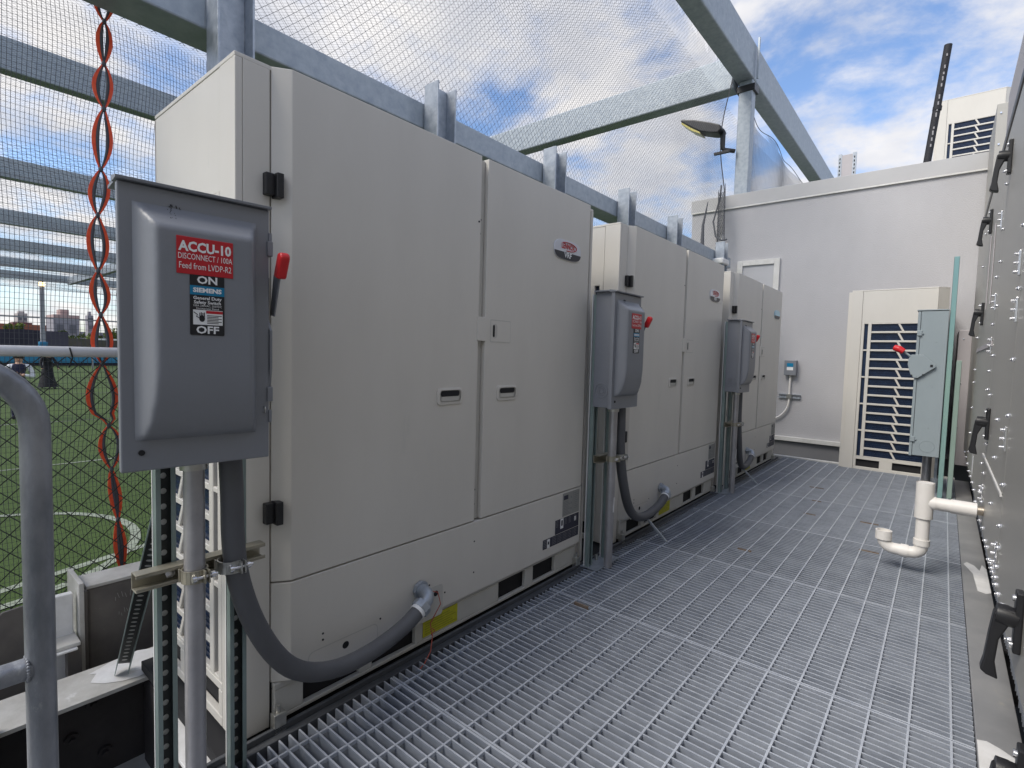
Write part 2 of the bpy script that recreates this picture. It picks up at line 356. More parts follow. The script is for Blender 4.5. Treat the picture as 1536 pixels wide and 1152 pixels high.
def make_unit(loc, label, cat='condensing unit', rz=0, W=UW, D=.72, badge='red', front=True, group=None):
    t = thing('condensing_unit', label, cat, loc, rz, group)
    g = MB()
    g.prism([(-.03, .032), (-.03, W-.032), (-D+.1, W-.032), (-D+.012, W-.11), (-D+.012, .11), (-D+.1, .032)], .0, 1.86, DARK)
    g.build('inner_case', t)
    # top: slightly dished lid with two fan shrouds
    g = MB(); g.prism([(.0, .0), (.0, W), (-D+.085, W), (-D, W-.085), (-D, .085), (-D+.085, 0)], 1.885, 1.897, CAB); g.build('top_panel', t, .002)
    for cy in ((.25*W, .75*W)):
        g = MB(); g.tube([(-D/2, cy, 1.885), (-D/2, cy, 1.90)], .28, DARK, 24)
        for r_ in (.06, .12, .18, .24, .29): g.tube([(-D/2+r_*math.cos(a*PI/12), cy+r_*math.sin(a*PI/12), 1.905) for a in range(25)], .003, CAB, 5, False)
        g.build('fan_guard', t)
    side_grille(t, D, 0, -1); side_grille(t, D, W, 1)
    if not front:
        g = MB(); g.box(-.02, .03, .01, W-.01, .0, 1.88, CAB); g.build('front_panel', t, .003)
        for z in (1.54, .615):
            MB().box(.0, .036, -.012, .03, z, z+.068, BLK).build('hinge', t, .003)
        return t
    # front corner columns
    g = MB(); g.box(-.02, .0015, .0205, .093, .0, 1.885, CAB); g.build('corner_column', t, .002)
    g = MB(); g.box(-.035, -.014, W-.085, W, .0, 1.885, CAB); g.build('corner_column', t, .004)
    MB().box(-.045, -.016, .097, W-.087, .06, 1.88, CABB).build('front_frame', t)
    # doors
    d1 = MB().prism([(-.014, .097), (.0, .097), (.032, .142), (.032, .916), (-.014, .916)], .437, 1.897, CAB).build('door', t, .0025)
    d2 = MB().prism([(-.014, .955), (.032, .955), (.032, 1.730), (-.014, 1.730)], .437, 1.897, CAB).build('door', t, .0025)
    g = MB(); g.box(-.014, .014, .918, .953, .437, 1.89, CABB); cs = g.build('centre_strip', t, .002)
    for y, z in ((.905, 1.640), (.932, 1.655), (.93, 1.60), (.932, .56), (.93, .50)): MB().tube([(.010, y, z), (.034 if y < .916 else .016, y, z)], .004, BLK, 8).build('screw', t)
    for yy, dd in ((.765, d1), (1.10, d2)):   # oval pull handles
        g = MB(); P = rrect(yy-.066, yy+.066, .924, .988, .016); Q = rrect(yy-.054, yy+.054, .934, .979, .012)
        n = len(P); V = [(.036, a, b) for a, b in P]+[(.038, a, b) for a, b in Q]+[(.031, a, b) for a, b in P]
        g.add(V, [(i, (i+1) % n, (i+1) % n+n, i+n) for i in range(n)]+[(i+2*n, (i+1) % n+2*n, (i+1) % n, i) for i in range(n)], CAB)
        h = g.build('pull_handle', dd)
        g = MB(); g.add([(.0335, a, b) for a, b in Q], [tuple(range(n))], CABB); g.add([(.0352, a, b) for a, b in rrect(yy-.046, yy+.046, .938, .956, .006)], [tuple(range(n))], CABB)
        g.add([(.0362, a, b) for a, b in rrect(yy-.048, yy+.048, .955, .976, .008)], [tuple(range(n))], DARK); g.build('finger_slot', h, fix=False)
    MB().prism(rrect(.908, .964, 1.172, 1.268, .003), .010, .0355, CAB, 'x').build('latch_cover', cs, .001)
    g = MB(); P = rrect(.985, 1.115, 1.168, 1.262, .005); g.add([(.0328, a, b) for a, b in P], [tuple(range(len(P)))], CABB)
    P2 = rrect(.988, 1.112, 1.172, 1.258, .004); g.add([(.0334, a, b) for a, b in P2], [tuple(range(len(P2)))], CAB)
    P3 = rrect(.998, 1.028, 1.185, 1.245, .014); g.add([(.034, a, b) for a, b in P3], [tuple(range(len(P3)))], CABB)
    P4 = rrect(1.0, 1.012, 1.19, 1.24, .005); g.add([(.0345, a, b) for a, b in P4], [tuple(range(len(P4)))], DARK)
    g.build('lock_recess', d2, fix=False)
    # badge
    pts = []
    for i in range(40):
        a = 2*PI*i/40; c, s_ = math.cos(a), math.sin(a)
        pts.append((1.528+.115*abs(c)**.55*(1 if c > 0 else -1), 1.632+.047*abs(s_)**.75*(1 if s_ > 0 else -1)))
    wm_ = WHT if badge == 'red' else mat('pale_blue_badge', (.42, .66, .78), .3)
    bd = MB().prism(pts, .032, .037, mat('badge_silver', (.66, .67, .72), .3, .2) if badge == 'red' else wm_, 'x').build('badge', d2, .001)
    low = [p for p in pts if p[1] < 1.624]; 
    g = MB(); lowp = sorted(low, key=lambda p: math.atan2(p[1]-1.632, p[0]-1.528)); g.add([(.0376, a, b) for a, b in lowp], [tuple(range(len(lowp)))], mat('badge_lower', (.03, .03, .04), .4)); g.build('badge_band', bd, fix=False)
    if badge == 'red':
        text('LENNOX', .036, REDL, bd, faceX(.0382, 1.528, 1.648), sx_=.78, bold=.0012)
        g = MB(); g.tube([(.0385, 1.528+.072*math.cos(a), 1.648+.020*math.sin(a)) for a in [R(-100+i*10) for i in range(24)]], .0022, REDL, 6); g.build('ring', bd)
        text('VRF', .034, WHT, bd, faceX(.0384, 1.528, 1.606), sx_=1.1, bold=.001)
    # lower panel, with its left chamfer and cut-outs
    bp = MB()
    bp.prism([(-.014, .097), (.0, .097), (.032, .142), (.032, 1.732), (-.014, 1.732)], .132, .432, CAB); bp = bp.build('lower_panel', t, .0025)
    g = MB(); P = rrect(.60, .748, .112, .232, .014); n = len(P)
    g.prism(P, .0325, .0345, CABB, 'x'); jp = g.build('junction_plate', bp)
    g = MB(); 
    for y, z, r_ in ((.712, .203, .011),): g.add([(.0352, y+r_*math.cos(a*PI/8), z+r_*math.sin(a*PI/8)) for a in range(16)], [tuple(range(16))], DARK)
    g.build('knockout', jp, fix=False)
    g = MB(); P = rrect(.195, .45, .118, .192, .02); g.add([(.0328, a, b) for a, b in P], [tuple(range(len(P)))], CABB)
    g.add([(.0334, a, b) for a, b in rrect(.198, .447, .118, .189, .018)], [tuple(range(len(P)))], CAB)
    g.add([(.034, .325+.012*math.cos(a*PI/8), .165+.012*math.sin(a*PI/8)) for a in range(16)], [tuple(range(16))], DARK)
    g.build('access_plate', bp, fix=False)
    for y, z in ((.92, .35), (.92, .22), (.245, .215), (.245, .235), (.68, .245), (.76, .19), (.46, .20)): MB().tube([(.031, y, z), (.0335, y, z)], .0035, BLK, 8).build('screw', bp)
    # stickers at the lower right corner
    g = MB(); SL = mat('sticker_line', (.20, .20, .21), .6); STG = mat('sticker_grey', (.30, .30, .28), .6); STN = mat('sticker_navy', (.035, .035, .055), .6)
    def rct(y0, y1, z0, z1, mt, x=.0326): g.add([(x, y0, z0), (x, y1, z0), (x, y1, z1), (x, y0, z1)], [(0, 1, 2, 3)], mt)
    rct(1.56, 1.715, .305, .425, STG); rct(1.57, 1.61, .39, .412, STN, .0331); rct(1.655, 1.657, .31, .42, SL, .0331)
    for i in range(9): rct(1.57, 1.61+.03*((i*7) % 3)/3, .378-i*.008, .3805-i*.008, SL, .0331)
    for i in range(9): rct(1.665, 1.69+.02*((i*5) % 3)/3, .410-i*.010, .4125-i*.010, SL, .0331)
    for a in range(3): rct(1.635, 1.642, .39-a*.03, .40-a*.03, SL, .0331)
    rct(1.50, 1.715, .228, .300, STN); rct(1.545, 1.572, .248, .299, WHT, .0331); rct(1.672, 1.69, .262, .285, WHT, .0331)
    rct(1.40, 1.715, .178, .226, STN); rct(1.435, 1.458, .178, .222, WHT, .0331)
    for y in (1.478, 1.525, 1.57, 1.61, 1.66): rct(y, y+.002, .178, .226, SL, .0331)
    rct(1.44, 1.452, .195, .21, STN, .0334); rct(1.552, 1.566, .262, .29, STN, .0334)
    for i in range(5):
        for y in (1.505, 1.58, 1.62, 1.70-.03): 
            rct(y, y+.022, .292-i*.007, .294-i*.007, SL, .0331)
        for y in (1.405, 1.483, 1.53, 1.575, 1.62, 1.668): rct(y, y+.03, .218-i*.008, .2205-i*.008, SL, .0331)
    g.build('warning_sticker', bp, fix=False)
    # base frame with fork openings
    bf = MB(); xs = [.0, .015]; ops = [(.19, .39), (.44, .63), (1.10, 1.29), (1.35, 1.53)]
    e = .10; bf.box(-.004, .016, .10, W-.09, .112, .131, CABB); bf.box(-.004, .016, .10, W-.09, .016, .030, CABB)
    for a, b in ops: bf.box(-.004, .016, e, a, .030, .112, CABB); e = b
    bf.box(-.004, .016, e, W-.09, .030, .112, CABB); fr = bf.build('base_frame', t, .003)
    g = MB(); g.box(-.06, -.008, .1, W-.1, .02, .13, DARK); g.build('base_void', t)
    g = MB(); g.box(.017, .0185, .665, .845, .040, .112, YEL)
    for i in range(6): g.box(.0186, .019, .675, .675+.16*(1-.1*(i % 3)), .05+i*.0095, .0515+i*.0095, mat('yellow_print', (.18, .18, .02), .6))
    g.build('yellow_sticker', fr)
    # hold-down clips
    for y in (.105, W-.10):
        g = MB(); g.box(.018, .045, y-.018, y+.018, -.03, .055, ZINC); g.tube([(.03, y, .055), (.03, y, .075)], .008, ZINC, 6); g.build('hold_down_clip', t, .002)
    for z in (1.54, .615):
        g = MB(); g.box(-.012, .022, W-.0785, W-.066, z-.02, z+.075, BLK); g.build('hinge', t, .002)
    for y, xo in ((.097, .0),):
        for z in (1.54, .615):
            g = MB(); g.box(-.005, .022, y-.024, y-.002, z+.002, z+.062, BLK); g.box(-.005, .036, y+.001, y+.020, z-.003, z+.064, BLK); g.box(-.005, .020, y-.0025, y+.0015, z+.004, z+.058, BLK); g.build('hinge', t, .003)
    # rating label on the far side column
    g = MB(); g.box(-.013, -.011, W-.08, W-.05, 1.20, 1.50, STG); g.build('rating_label', t)
    return t
UX = -1.475
gp = 'tall beige condensing units in a row on the left'
make_unit((UX, .60, 0), 'nearest and largest-looking beige two-door condensing unit, its grey side louvred', group=gp)
make_unit((UX, 2.71, 0), 'middle beige condensing unit of the row of three', group=gp)
make_unit((UX, 4.71, 0), 'farthest beige condensing unit of the row, with the pale blue badge', badge='blue', group=gp)
u4 = make_unit((-.80, 6.6+1.5, 0), 'beige condensing unit with a louvred side beside the far grey wall', rz=PI, W=1.5, D=.80, front=False)
u4.location = (-.80+.0, 6.6+1.5, .0)
ru = make_unit((-.28, 9.9+1.5, 3.07), 'beige louvred unit on the roof above the grey wall', rz=PI, W=1.5, D=.80, front=False)
# mounting rails along the unit fronts
g = MB(); g.box(-1.455, -1.405, .45, 6.6, -.045, .0, CRUB); g.box(-1.442, -1.43, .45, 6.6, .0, .018, CRUB); g.box(-2.15, -1.46, .55, 6.6, -.045, -.012, DARK)
tag(g.build('support_rail', None, .002), 'dark grey rail running under the fronts of the beige units', 'rail')

# ------------------------------------------------------------------ disconnect switch enclosure (faces +X, y 0..w, z 0..h)
def make_box(loc, label, code, rz=0, h=.594, w=.29, d=.12, GM=GRY, signs=True, group=None, big=False):
    t = thing('disconnect_switch', label, 'disconnect switch', loc, rz, group)
    g = MB(); g.box(-d, -.022, .022, w-.006, .0, h-.006, GM); bx = g.build('enclosure', t, .004)
    g = MB(); g.box(-.020, .0, .0, w, -.004, h-.012, GM); dr = g.build('door', t, .003)
    g = MB(); g.prism([(-.03, h-.011), (.012, h-.011), (.013, h-.005), (-.03, h+.002)], -.004, w+.002, GM, 'y'); g.build('rain_lip', t, .001)
    g = MB(); g.prism([(-d, h-.006), (-.03, h-.006), (-.03, h), (-d, h+.001)], .002, w-.002, GM, 'y'); g.build('top_plate', t)
    # embossed dome
    if not big:
        y0, y1, z0, z1, H = .024, w-.030, .06, h-.048, .050
        NY, NZ = 36, 60; V = []; F = []
        def sm(x): x = max(0, min(1, x)); return x*x*(3-2*x)
        for j in range(NZ+1):
            for i in range(NY+1):
                u = i/NY; v = j/NZ; y = y0+(y1-y0)*u; z = z0+(z1-z0)*v
                a = sm((y-y0)/.036); a2 = sm((y1-y)/.026); b = min(1, (z1-z)/.05); b = sm(b)*.5+.5*b
                c = max(0, min(1, (z-z0)/.16)); c = math.sqrt(1-(1-c)**2)
                V.append((min(a, a2, b, c)*H+.0005, y, z))
        for j in range(NZ):
            for i in range(NY): k = j*(NY+1)+i; F.append((k, k+1, k+NY+2, k+NY+1))
        g = MB(); g.add(V, F, GM, True); dm = g.build('embossed_cover', dr, fix=False)
        top = H+.0008
    else:
        g = MB(); g.prism(rrect(.04, w-.04, .06, h-.07, .02), .0, .012, GM, 'x'); dm = g.build('embossed_cover', dr, .004); top = .013
    # knockouts on both ends, hasps
    for yy, sgn in ((.022, -1), (w-.006, 1)):
        g = MB()
        for r_ in ((.036, .022, .013) if not big else (.06,)): g.tube([(-d*.58+r_*math.cos(a*PI/12), yy+sgn*.0005, .085+r_*math.sin(a*PI/12)) for a in range(25)], .0016, GM, 5, False)
        g.build('knockout', bx)
    for z in (.22*h, .80*h):
        g = MB(); g.box(-.026, .006, w-.006, w+.007, z, z+.035, GM if not big else ZINC); g.build('hasp', dr, .002)
    g = MB(); g.tube([(.0, .035, .035), (.0035, .035, .035)], .006, DARK, 10); g.build('door_screw', dr)
    if signs:
        zc = .445; yl = .142
        lp = MB().box(top, top+.0016, yl-.053, yl+.053, zc-.038, zc+.038, REDL).build('name_plate', dr, .0008)
        x = top+.0022
        text(code, .0275, WHT, lp, faceX(x, yl, zc+.0175), bold=.0010, sx_=.86)
        text('DISCONNECT / 100A', .0170, WHT, lp, faceX(x, yl, zc-.0025), sx_=.64)
        text('Feed from LVDP-R2', .0185, WHT, lp, faceX(x, yl, zc-.0215), sx_=.65)
        y2 = yl+.003; z1 = zc-.038; z0 = z1-.125; x0 = top
        sp = MB().prism(rrect(y2-.0325, y2+.0325, z0, z1+.002, .003), x0-.001, x0+.0009, LBLK, 'x').build('instruction_plate', dr)
        g = MB(); g.add([(x0+.0012, y2-.0325, z1-.041), (x0+.0012, y2+.0325, z1-.041), (x0+.0012, y2+.0325, z1-.022), (x0+.0012, y2-.0325, z1-.022)], [(0, 1, 2, 3)], LBLU)
        def rc(y0_, y1_, z0_, z1_, mt, xx=.0012): g.add([(x0+xx, y2+y0_, z1+z0_), (x0+xx, y2+y1_, z1+z0_), (x0+xx, y2+y1_, z1+z1_), (x0+xx, y2+y0_, z1+z1_)], [(0, 1, 2, 3)], mt)
        rc(-.027, .029, -.103, -.072, WHT); rc(-.003, .029, -.079, -.073, REDL, .0015)
        for i in range(6): rc(-.001, .027-.006*(i % 2), -.084-i*.0032, -.0825-i*.0032, LBLK, .0015)
        P = [(-.0105+.0055*math.cos(a*PI/8), -.090+.007*math.sin(a*PI/8)) for a in range(16)]
        g.add([(x0+.0015, y2+a, z1+b) for a, b in P], [tuple(range(16))], LBLK)
        for k in range(4): rc(-.0155+k*.0028, -.0137+k*.0028, -.088, -.078+.001*(k % 2), LBLK, .0015)
        g.tube([(x0+.0015, y2-.026, z1-.077), (x0+.0015, y2-.019, z1-.082), (x0+.0015, y2-.021, z1-.086), (x0+.0015, y2-.013, z1-.090)], .0009, LBLK, 5)
        g.build('pictogram', sp, fix=False)
        x = x0+.0016
        text('ON', .0215, WHT, sp, faceX(x, y2, z1-.0105), bold=.0006, sx_=1.15); text('OFF', .0215, WHT, sp, faceX(x, y2, z1-.1145), bold=.0006, sx_=1.15)
        text('SIEMENS', .0125, WHT, sp, faceX(x, y2, z1-.0315), bold=.0006, sx_=1.15)
        text('General Duty', .0092, WHT, sp, faceX(x, y2, z1-.0475), sx_=1.05, bold=.0002); text('Safety Switch', .0092, WHT, sp, faceX(x, y2, z1-.0565), sx_=1.05, bold=.0002)
        text('100A 240VAC, 250VDC', .0055, WHT, sp, faceX(x, y2, z1-.0635), sx_=1.0); text('Horsepower Rated', .0055, WHT, sp, faceX(x, y2, z1-.0690), sx_=1.0)
        # scratch marks in the paint near the top
        g = MB(); rr = random.Random(4)
        for i in range(16):
            a = yl-.048+rr.uniform(-.012, .014); b = h-.058+rr.uniform(-.018, .02)
            def hx(b_): return None
            y_, z_ = a, b; q = min(1, max(0, (z1_ - z_)/.05)) if False else 0
            bb_ = max(0, min(1, (h-.048-z_)/.05)); sb = bb_*bb_*(3-2*bb_); xx = (sb*.5+.5*bb_)*H+.0012
            l_ = rr.uniform(.003, .010)
            g.obox((xx, a, b), (xx+.0006, a+rr.uniform(-.003, .003), b-l_*.6), .0008, rr.uniform(.001, .0028), DARK, (1, 0, 0))
        g.build('paint_scratch', dm)
    # operating handle on the +Y side
    hz = .47*h/.594 if not big else .70*h
    if not big:
        g = MB(); g.box(-.075, -.024, w-.005, w+.010, .23, .43, BLK); g.build('handle_guide', t, .003)
        g = MB(); g.prism([(-.035, .34), (-.012, .435), (.036, .458), (.020, .415), (-.01, .335)], w+.014, w+.018, GM, 'y'); ar = g.build('handle', t, .001)
        g = MB(); g.prism([(.010, .428), (.036, .420), (.060, .468), (.055, .480), (.036, .482)], w+.004, w+.027, RED, 'y'); g.build('grip', ar, .006, 3)
        g = MB(); g.prism([(-.02, .16), (-.006, .16), (.004, .21), (.004, .30), (-.02, .33)], w, w+.006, GM, 'y'); g.build('padlock_tab', t, .001)
        for z in (.08, .50): 
            g = MB(); g.box(-.014, .004, w-.002, w+.005, z, z+.03, GM); g.build('catch', t, .001)
        g = MB(); g.tube([(.0005, w-.012, .118), (.006, w-.012, .118), (.008, w-.012, .112), (.006, w-.012, .105), (.001, w-.012, .105)], .0018, ZINC, 8); g.build('spring_clip', t)
    return t
BX, BZ = -1.27, .861
gb = 'grey disconnect switches between the beige units'
make_box((BX, .295, BZ), 'large-looking grey disconnect switch nearest the camera with red ACCU-10 plate', 'ACCU-10', rz=R(-5), group=gb)
make_box((BX, 2.305, BZ), 'grey disconnect switch between the first and second beige units', 'ACCU-11', group=gb)
make_box((BX, 4.405, BZ), 'smallest-looking grey disconnect switch between the second and third beige units', 'ACCU-12', group=gb)

# box 4: larger, facing -X, seen on its handle side
t = thing('disconnect_switch', 'tall blue-grey disconnect switch with hexagonal plate beside the air handler', 'disconnect switch', (-.195, 5.66, .345))
g = MB(); g.box(.018, .20, .0, .40, .0, 1.24, GRYL); bx = g.build('enclosure', t, .004)
g = MB(); g.box(-.004, .016, -.006, .406, -.004, 1.236, GRYL); dr = g.build('door', t, .003)
g = MB(); g.box(-.012, .20, -.006, .406, 1.243, 1.252, GRYL); g.build('rain_lip', t, .002)
g = MB(); g.tube([(.115+.052*math.cos(a*PI/16), -.0005, .085+.048*math.sin(a*PI/16)) for a in range(33)], .0018, GRYL, 5, False); g.build('knockout', bx)
for z in (.12, 1.03):
    g = MB(); g.box(-.002, .03, -.016, .0, z, z+.045, GRYL); g.box(.02, .042, -.010, .0, z+.012, z+.026, GRYL); g.build('hasp', dr, .003)
g = MB(); g.prism([(-.035, .80), (-.055, .86), (-.08, .90), (-.03, .875), (.045, .865), (.135, .775), (.118, .755), (.005, .665), (-.02, .68)][0:0] or [(-.052, .78), (-.050, .83), (-.030, .868), (.050, .868), (.138, .785), (.138, .765), (.022, .668), (-.008, .670), (-.030, .70)], -.024, -.014, GRYL, 'y'); hp = g.build('handle_plate', t, .003)
g = MB(); g.box(.10, .118, -.027, -.0245, .765, .785, BLK); g.tube([(-.02, -.0245, .69), (-.02, -.027, .69)], .006, BLK, 8); g.tube([(.055, -.0245, .70), (.055, -.027, .70)], .005, BLK, 8); g.build('slot', hp)
g = MB(); g.tube([(-.04, -.019, .855), (-.10, -.019, .905)], .009, GRYL, 8); ar = g.build('handle', t)
g = MB(); g.tube([(-.085, -.034, .892), (-.120, -.034, .915), (-.150, -.02, .925)], [.024, .029, .026], RED, 16); g.build('grip', ar, .004)
for z in (.25, .6, .98): MB().tube([(.12+.02*(z-.5), -.003, z), (.12+.02*(z-.5), 0, z)], .006, GRYL, 8).build('screw', bx)
# small switch box on wall
t = thing('wall_switch_box', 'small grey switch box with conduit on the far grey wall', 'electrical box', (-1.67, 8.2, .935))
MB().box(-.075, .075, -.09, 0, 0, .21, GRY).build('enclosure', t, .004)
g = MB(); g.box(-.04, .04, -.0925, -.0905, .12, .17, LBLU); g.box(-.04, .04, -.0925, -.0905, .07, .115, WHT); g.build('sticker', t)
g = MB(); g.tube([(0, -.04, 0), (0, -.04, -.36)]+arc((-.30, -.36), .30, 0, -PI/2, 10, lambda u, v: (u, -.04, v))[1:]+[(-.5, -.04, -.66)], .013, PVC, 10); g.build('conduit', t)
g = MB(); g.box(-.14, .14, -.03, 0, -.33, -.30, GALV); g.box(-.14, .14, -.03, 0, -.27, -.28, GALV); g.box(-.03, .03, -.06, -.03, -.33, -.27, ZINC); g.build('strut', t)

# ------------------------------------------------------------------ strut frames, conduits
def channel(g, x, y0, z0, z1, mt, wd=.041, dp=.041, holes=True, pitch=.0372, r=.0068):
    """strut channel standing up; web at x, opening towards +X. holes pierced through the web"""
    g.box(x, x+dp, y0, y0+.003, z0, z1, mt); g.box(x, x+dp, y0+wd-.003, y0+wd, z0, z1, mt)
    g.box(x+dp-.0025, x+dp, y0+.003, y0+.010, z0, z1, mt); g.box(x+dp-.0025, x+dp, y0+wd-.010, y0+wd-.003, z0, z1, mt)
    if not holes: g.box(x, x+.003, y0+.003, y0+wd-.003, z0, z1, mt); return
    n = int((z1-z0)/pitch); yc = y0+wd/2; a0, a1 = y0+.003, y0+wd-.003; mt2 = STRD
    for k in range(n):
        zc = z0+(k+.5)*pitch; zb_, zt_ = zc-pitch/2, zc+pitch/2
        ring = [(x+.002, yc+r*math.cos(a*PI/8), zc+r*1.05*math.sin(a*PI/8)) for a in range(16)]
        sq = []
        for a in range(16):
            c, s_ = math.cos(a*PI/8), math.sin(a*PI/8); q = max(abs(c), abs(s_)); sq.append((x+.002, yc+c/q*(a1-a0)/2, zc+s_/q*pitch/2))
        g.add(ring+sq, [(i, (i+1) % 16, (i+1) % 16+16, i+16) for i in range(16)], mt2)
    g.box(x-.010, x-.006, y0, y0+wd, z0, z1, STRH)  # pale backing plate added so the web holes look lit
STRH = mat('strut_hole_bright', (.80, .80, .78), .5)
STRD = mat('strut_web_dark', (.05, .055, .055), .5, .4)
def assembly(dy, ey, first, labs):
    X = -1.43
    t = thing('strut_rack', labs[0], 'strut frame', (X, .39+dy, 0), 0, 'strut frames carrying the switches')
    for yy in ((-.002, .160) if first else (-.04, .13)):
        g = MB(); channel(g, .021, yy, -.10 if first else -.0, 1.44, STRG, dp=.0205); g.build('upright', t, fix=False)
    g = MB(); z = .585; a, b = (-.052, .235) if first else (-.03, .24)
    if first:
        g.box(.042, .045, a, b, z-.02, z+.02, BRASS); g.box(.045, .078, a, b, z+.0175, z+.0205, BRASS); g.box(.045, .078, a, b, z-.0205, z-.0175, BRASS)
        g.box(.075, .078, a, b, z+.011, z+.0175, BRASS); g.box(.075, .078, a, b, z-.0175, z-.011, BRASS)
    else:
        g.box(.042, .045, a, b, z-.02, z+.02, BRASS); g.box(.045, .078, a, b, z+.0175, z+.0205, BRASS); g.box(.045, .078, a, b, z-.0205, z-.0175, BRASS)
    g.build('crossbar', t, .0015)
    for yc, r_, mt in ((.057, .0245, BRASS), (.137, .027, ZINC)):     # pipe clamps
        g = MB(); xc = .104
        P = arc((0, 0), r_+.002, R(-150), R(150), 16, lambda u, v: (xc-u*-1, yc+v, z))
        for k in range(16):
            p, q = P[k], P[k+1]; g.obox(p, q, .003, .030, mt)
        g.box(.085, xc-.010, yc+r_+.001, yc+r_+.004, z-.015, z+.015, mt); g.box(.085, xc-.010, yc-r_-.004, yc-r_-.001, z-.015, z+.015, mt)
        g.box(xc+r_-.004, xc+r_+.016, yc+.008, yc+.011, z-.015, z+.015, mt); g.box(xc+r_-.004, xc+r_+.016, yc+.017, yc+.020, z-.015, z+.015, mt)
        g.tube([(xc+r_+.008, yc-.010, z), (xc+r_+.008, yc+.038, z)], .004, BOLT, 8); g.tube([(xc+r_+.008, yc-.016, z), (xc+r_+.008, yc-.008, z)], .008, BOLT, 6); g.tube([(xc+r_+.008, yc+.024, z), (xc+r_+.008, yc+.032, z)], .008, BOLT, 6)
        g.build('pipe_clamp', t)
    if first:
        g = MB()
        g.tube([(.055, .02, z), (.062, .02, z)], .011, BOLT, 6); g.build('bolt', t)
        g = MB(); a = Vector((-.05, .04, .72)); b = Vector((-.76, .115, -.035))
        # diagonal perforated brace behind
        dd = (b-a).normalized(); side = dd.cross(Vector((.96, -.28, .12))).normalized(); up = side.cross(dd).normalized()
        if up.x < 0: up = -up
        for sg in (-1, 1): g.obox(a+side*sg*.019+up*.003, b+side*sg*.019+up*.003, .003, .04, STRG, up)
        g.obox(a-up*.018, b-up*.018, .036, .002, STRD, up)
        n = int((b-a).length/.0305)
        for k in range(1, n):
            p = a+dd*(k*.0305)-up*.0165
            ring = [p+dd*.006*math.cos(i*PI/5)+side*.0085*math.sin(i*PI/5) for i in range(10)]
            g.add(ring, [tuple(range(10))], PRIM)  # pale discs stand in for light showing through the brace holes, not primer
        g.build('brace', t, fix=False)
    else:
        g = MB(); g.box(-.02, .10, -.05, .20, .003, .008, GALV); g.tube([(.02, .08, .008), (.02, .08, .035)], .008, ZINC, 6); g.build('base_plate', t, .001)
    # rigid conduit
    t = thing('rigid_conduit', labs[1], 'conduit', (-1.326, .447+dy, 0), 0, 'galvanised conduits under the switches')
    g = MB(); g.tube([(0, 0, -.35 if first else .0), (0, 0, .845)], .0222, COND, 20); p = g.build('pipe', t)
    g = MB(); g.tube([(0, 0, .835), (0, 0, .862)], .030, ZINC, 8); g.build('locknut', t)
    if not first:
        g = MB(); g.add([(.0215, -.006, .30), (.0235, .002, .30), (.0235, .004, .38), (.0215, -.004, .38)], [(0, 1, 2, 3)], WHT); g.build('tape_mark', t, fix=False)
    # flexible conduit
    t = thing('flexible_conduit', labs[2], 'flexible conduit', (-1.326, .527+dy, 0), 0, 'dark grey flexible conduits feeding the units')
    e = ey-(.527+dy)
    base = [(0, .0, .855), (0, .004, .75), (0, .006, .65), (.002, .018, .54), (.0, .058, .41), (-.01, .125, .285), (-.02, .205, .205), (-.03, .32, .160), (-.038, .45, .155), (-.046, .575, .178), (-.052, .64, .205)]
    s_ = e/.675
    P = []
    for i in range(len(base)-1):       # Catmull-Rom
        p0 = Vector(base[max(i-1, 0)]); p1 = Vector(base[i]); p2 = Vector(base[i+1]); p3 = Vector(base[min(i+2, len(base)-1)])
        for k in range(4):
            u = k/4; q = .5*((2*p1)+(-p0+p2)*u+(2*p0-5*p1+4*p2-p3)*u*u+(-p0+3*p1-3*p2+p3)*u**3); P.append((q.x, q.y*s_, q.z))
    P.append((base[-1][0], base[-1][1]*s_, base[-1][2]))
    g = MB(); g.tube(P, .0262, FLEX, 20); g.build('hose', t)
    end = Vector(P[-1]); d = (Vector(P[-1])-Vector(P[-4])).normalized()
    g = MB(); g.tube([end-d*.004, end+d*.010], .029, WHT, 18); cn = g.build('white_ring', t)
    g = MB(); g.tube([end+d*.008, end+d*.034], .034, GALV, 8, smooth=False); c0 = end+d*.034
    q = [c0, c0+d*.018+Vector((0, 0, .003)), c0+d*.030+Vector((-.010, 0, .010)), c0+d*.034+Vector((-.030, 0, .014)), c0+d*.034+Vector((-.066, 0, .014))]
    g.tube(q, .024, GALV, 14); g.tube([q[3]+Vector((-.012, 0, 0)), q[3]+Vector((-.026, 0, 0))], .033, GALV, 8, smooth=False); g.build('elbow_connector', t)
    return t
assembly(0, 1.205, True, ('perforated strut frame holding the nearest grey switch, with a diagonal brace', 'galvanised conduit dropping from the nearest ACCU-10 switch', 'thick dark grey flexible conduit looping from the ACCU-10 switch to the nearest unit'))
assembly(1.99, 3.315, False, ('green-grey strut frame behind the middle switch, between first and second units', 'galvanised conduit standing on the grating under the middle switch', 'dark grey flexible conduit looping from the middle switch to the second unit'))
assembly(4.09, 5.315, False, ('green strut frame behind the farthest switch, between second and third units', 'galvanised conduit under the farthest switch of the row', 'dark grey flexible conduit looping from the farthest switch to the third unit'))
for dy, nm in ((1.99, 'thin grey rod leaning on the grating below the middle flexible conduit'), (4.0, 'thin grey rod leaning on the grating below the farthest flexible conduit')):
    g = MB(); g.obox((-1.37, 1.0+dy, .13), (-1.24, 1.02+dy, .0), .012, .012, GALV); tag(g.build('rod_end'), nm, 'rod')
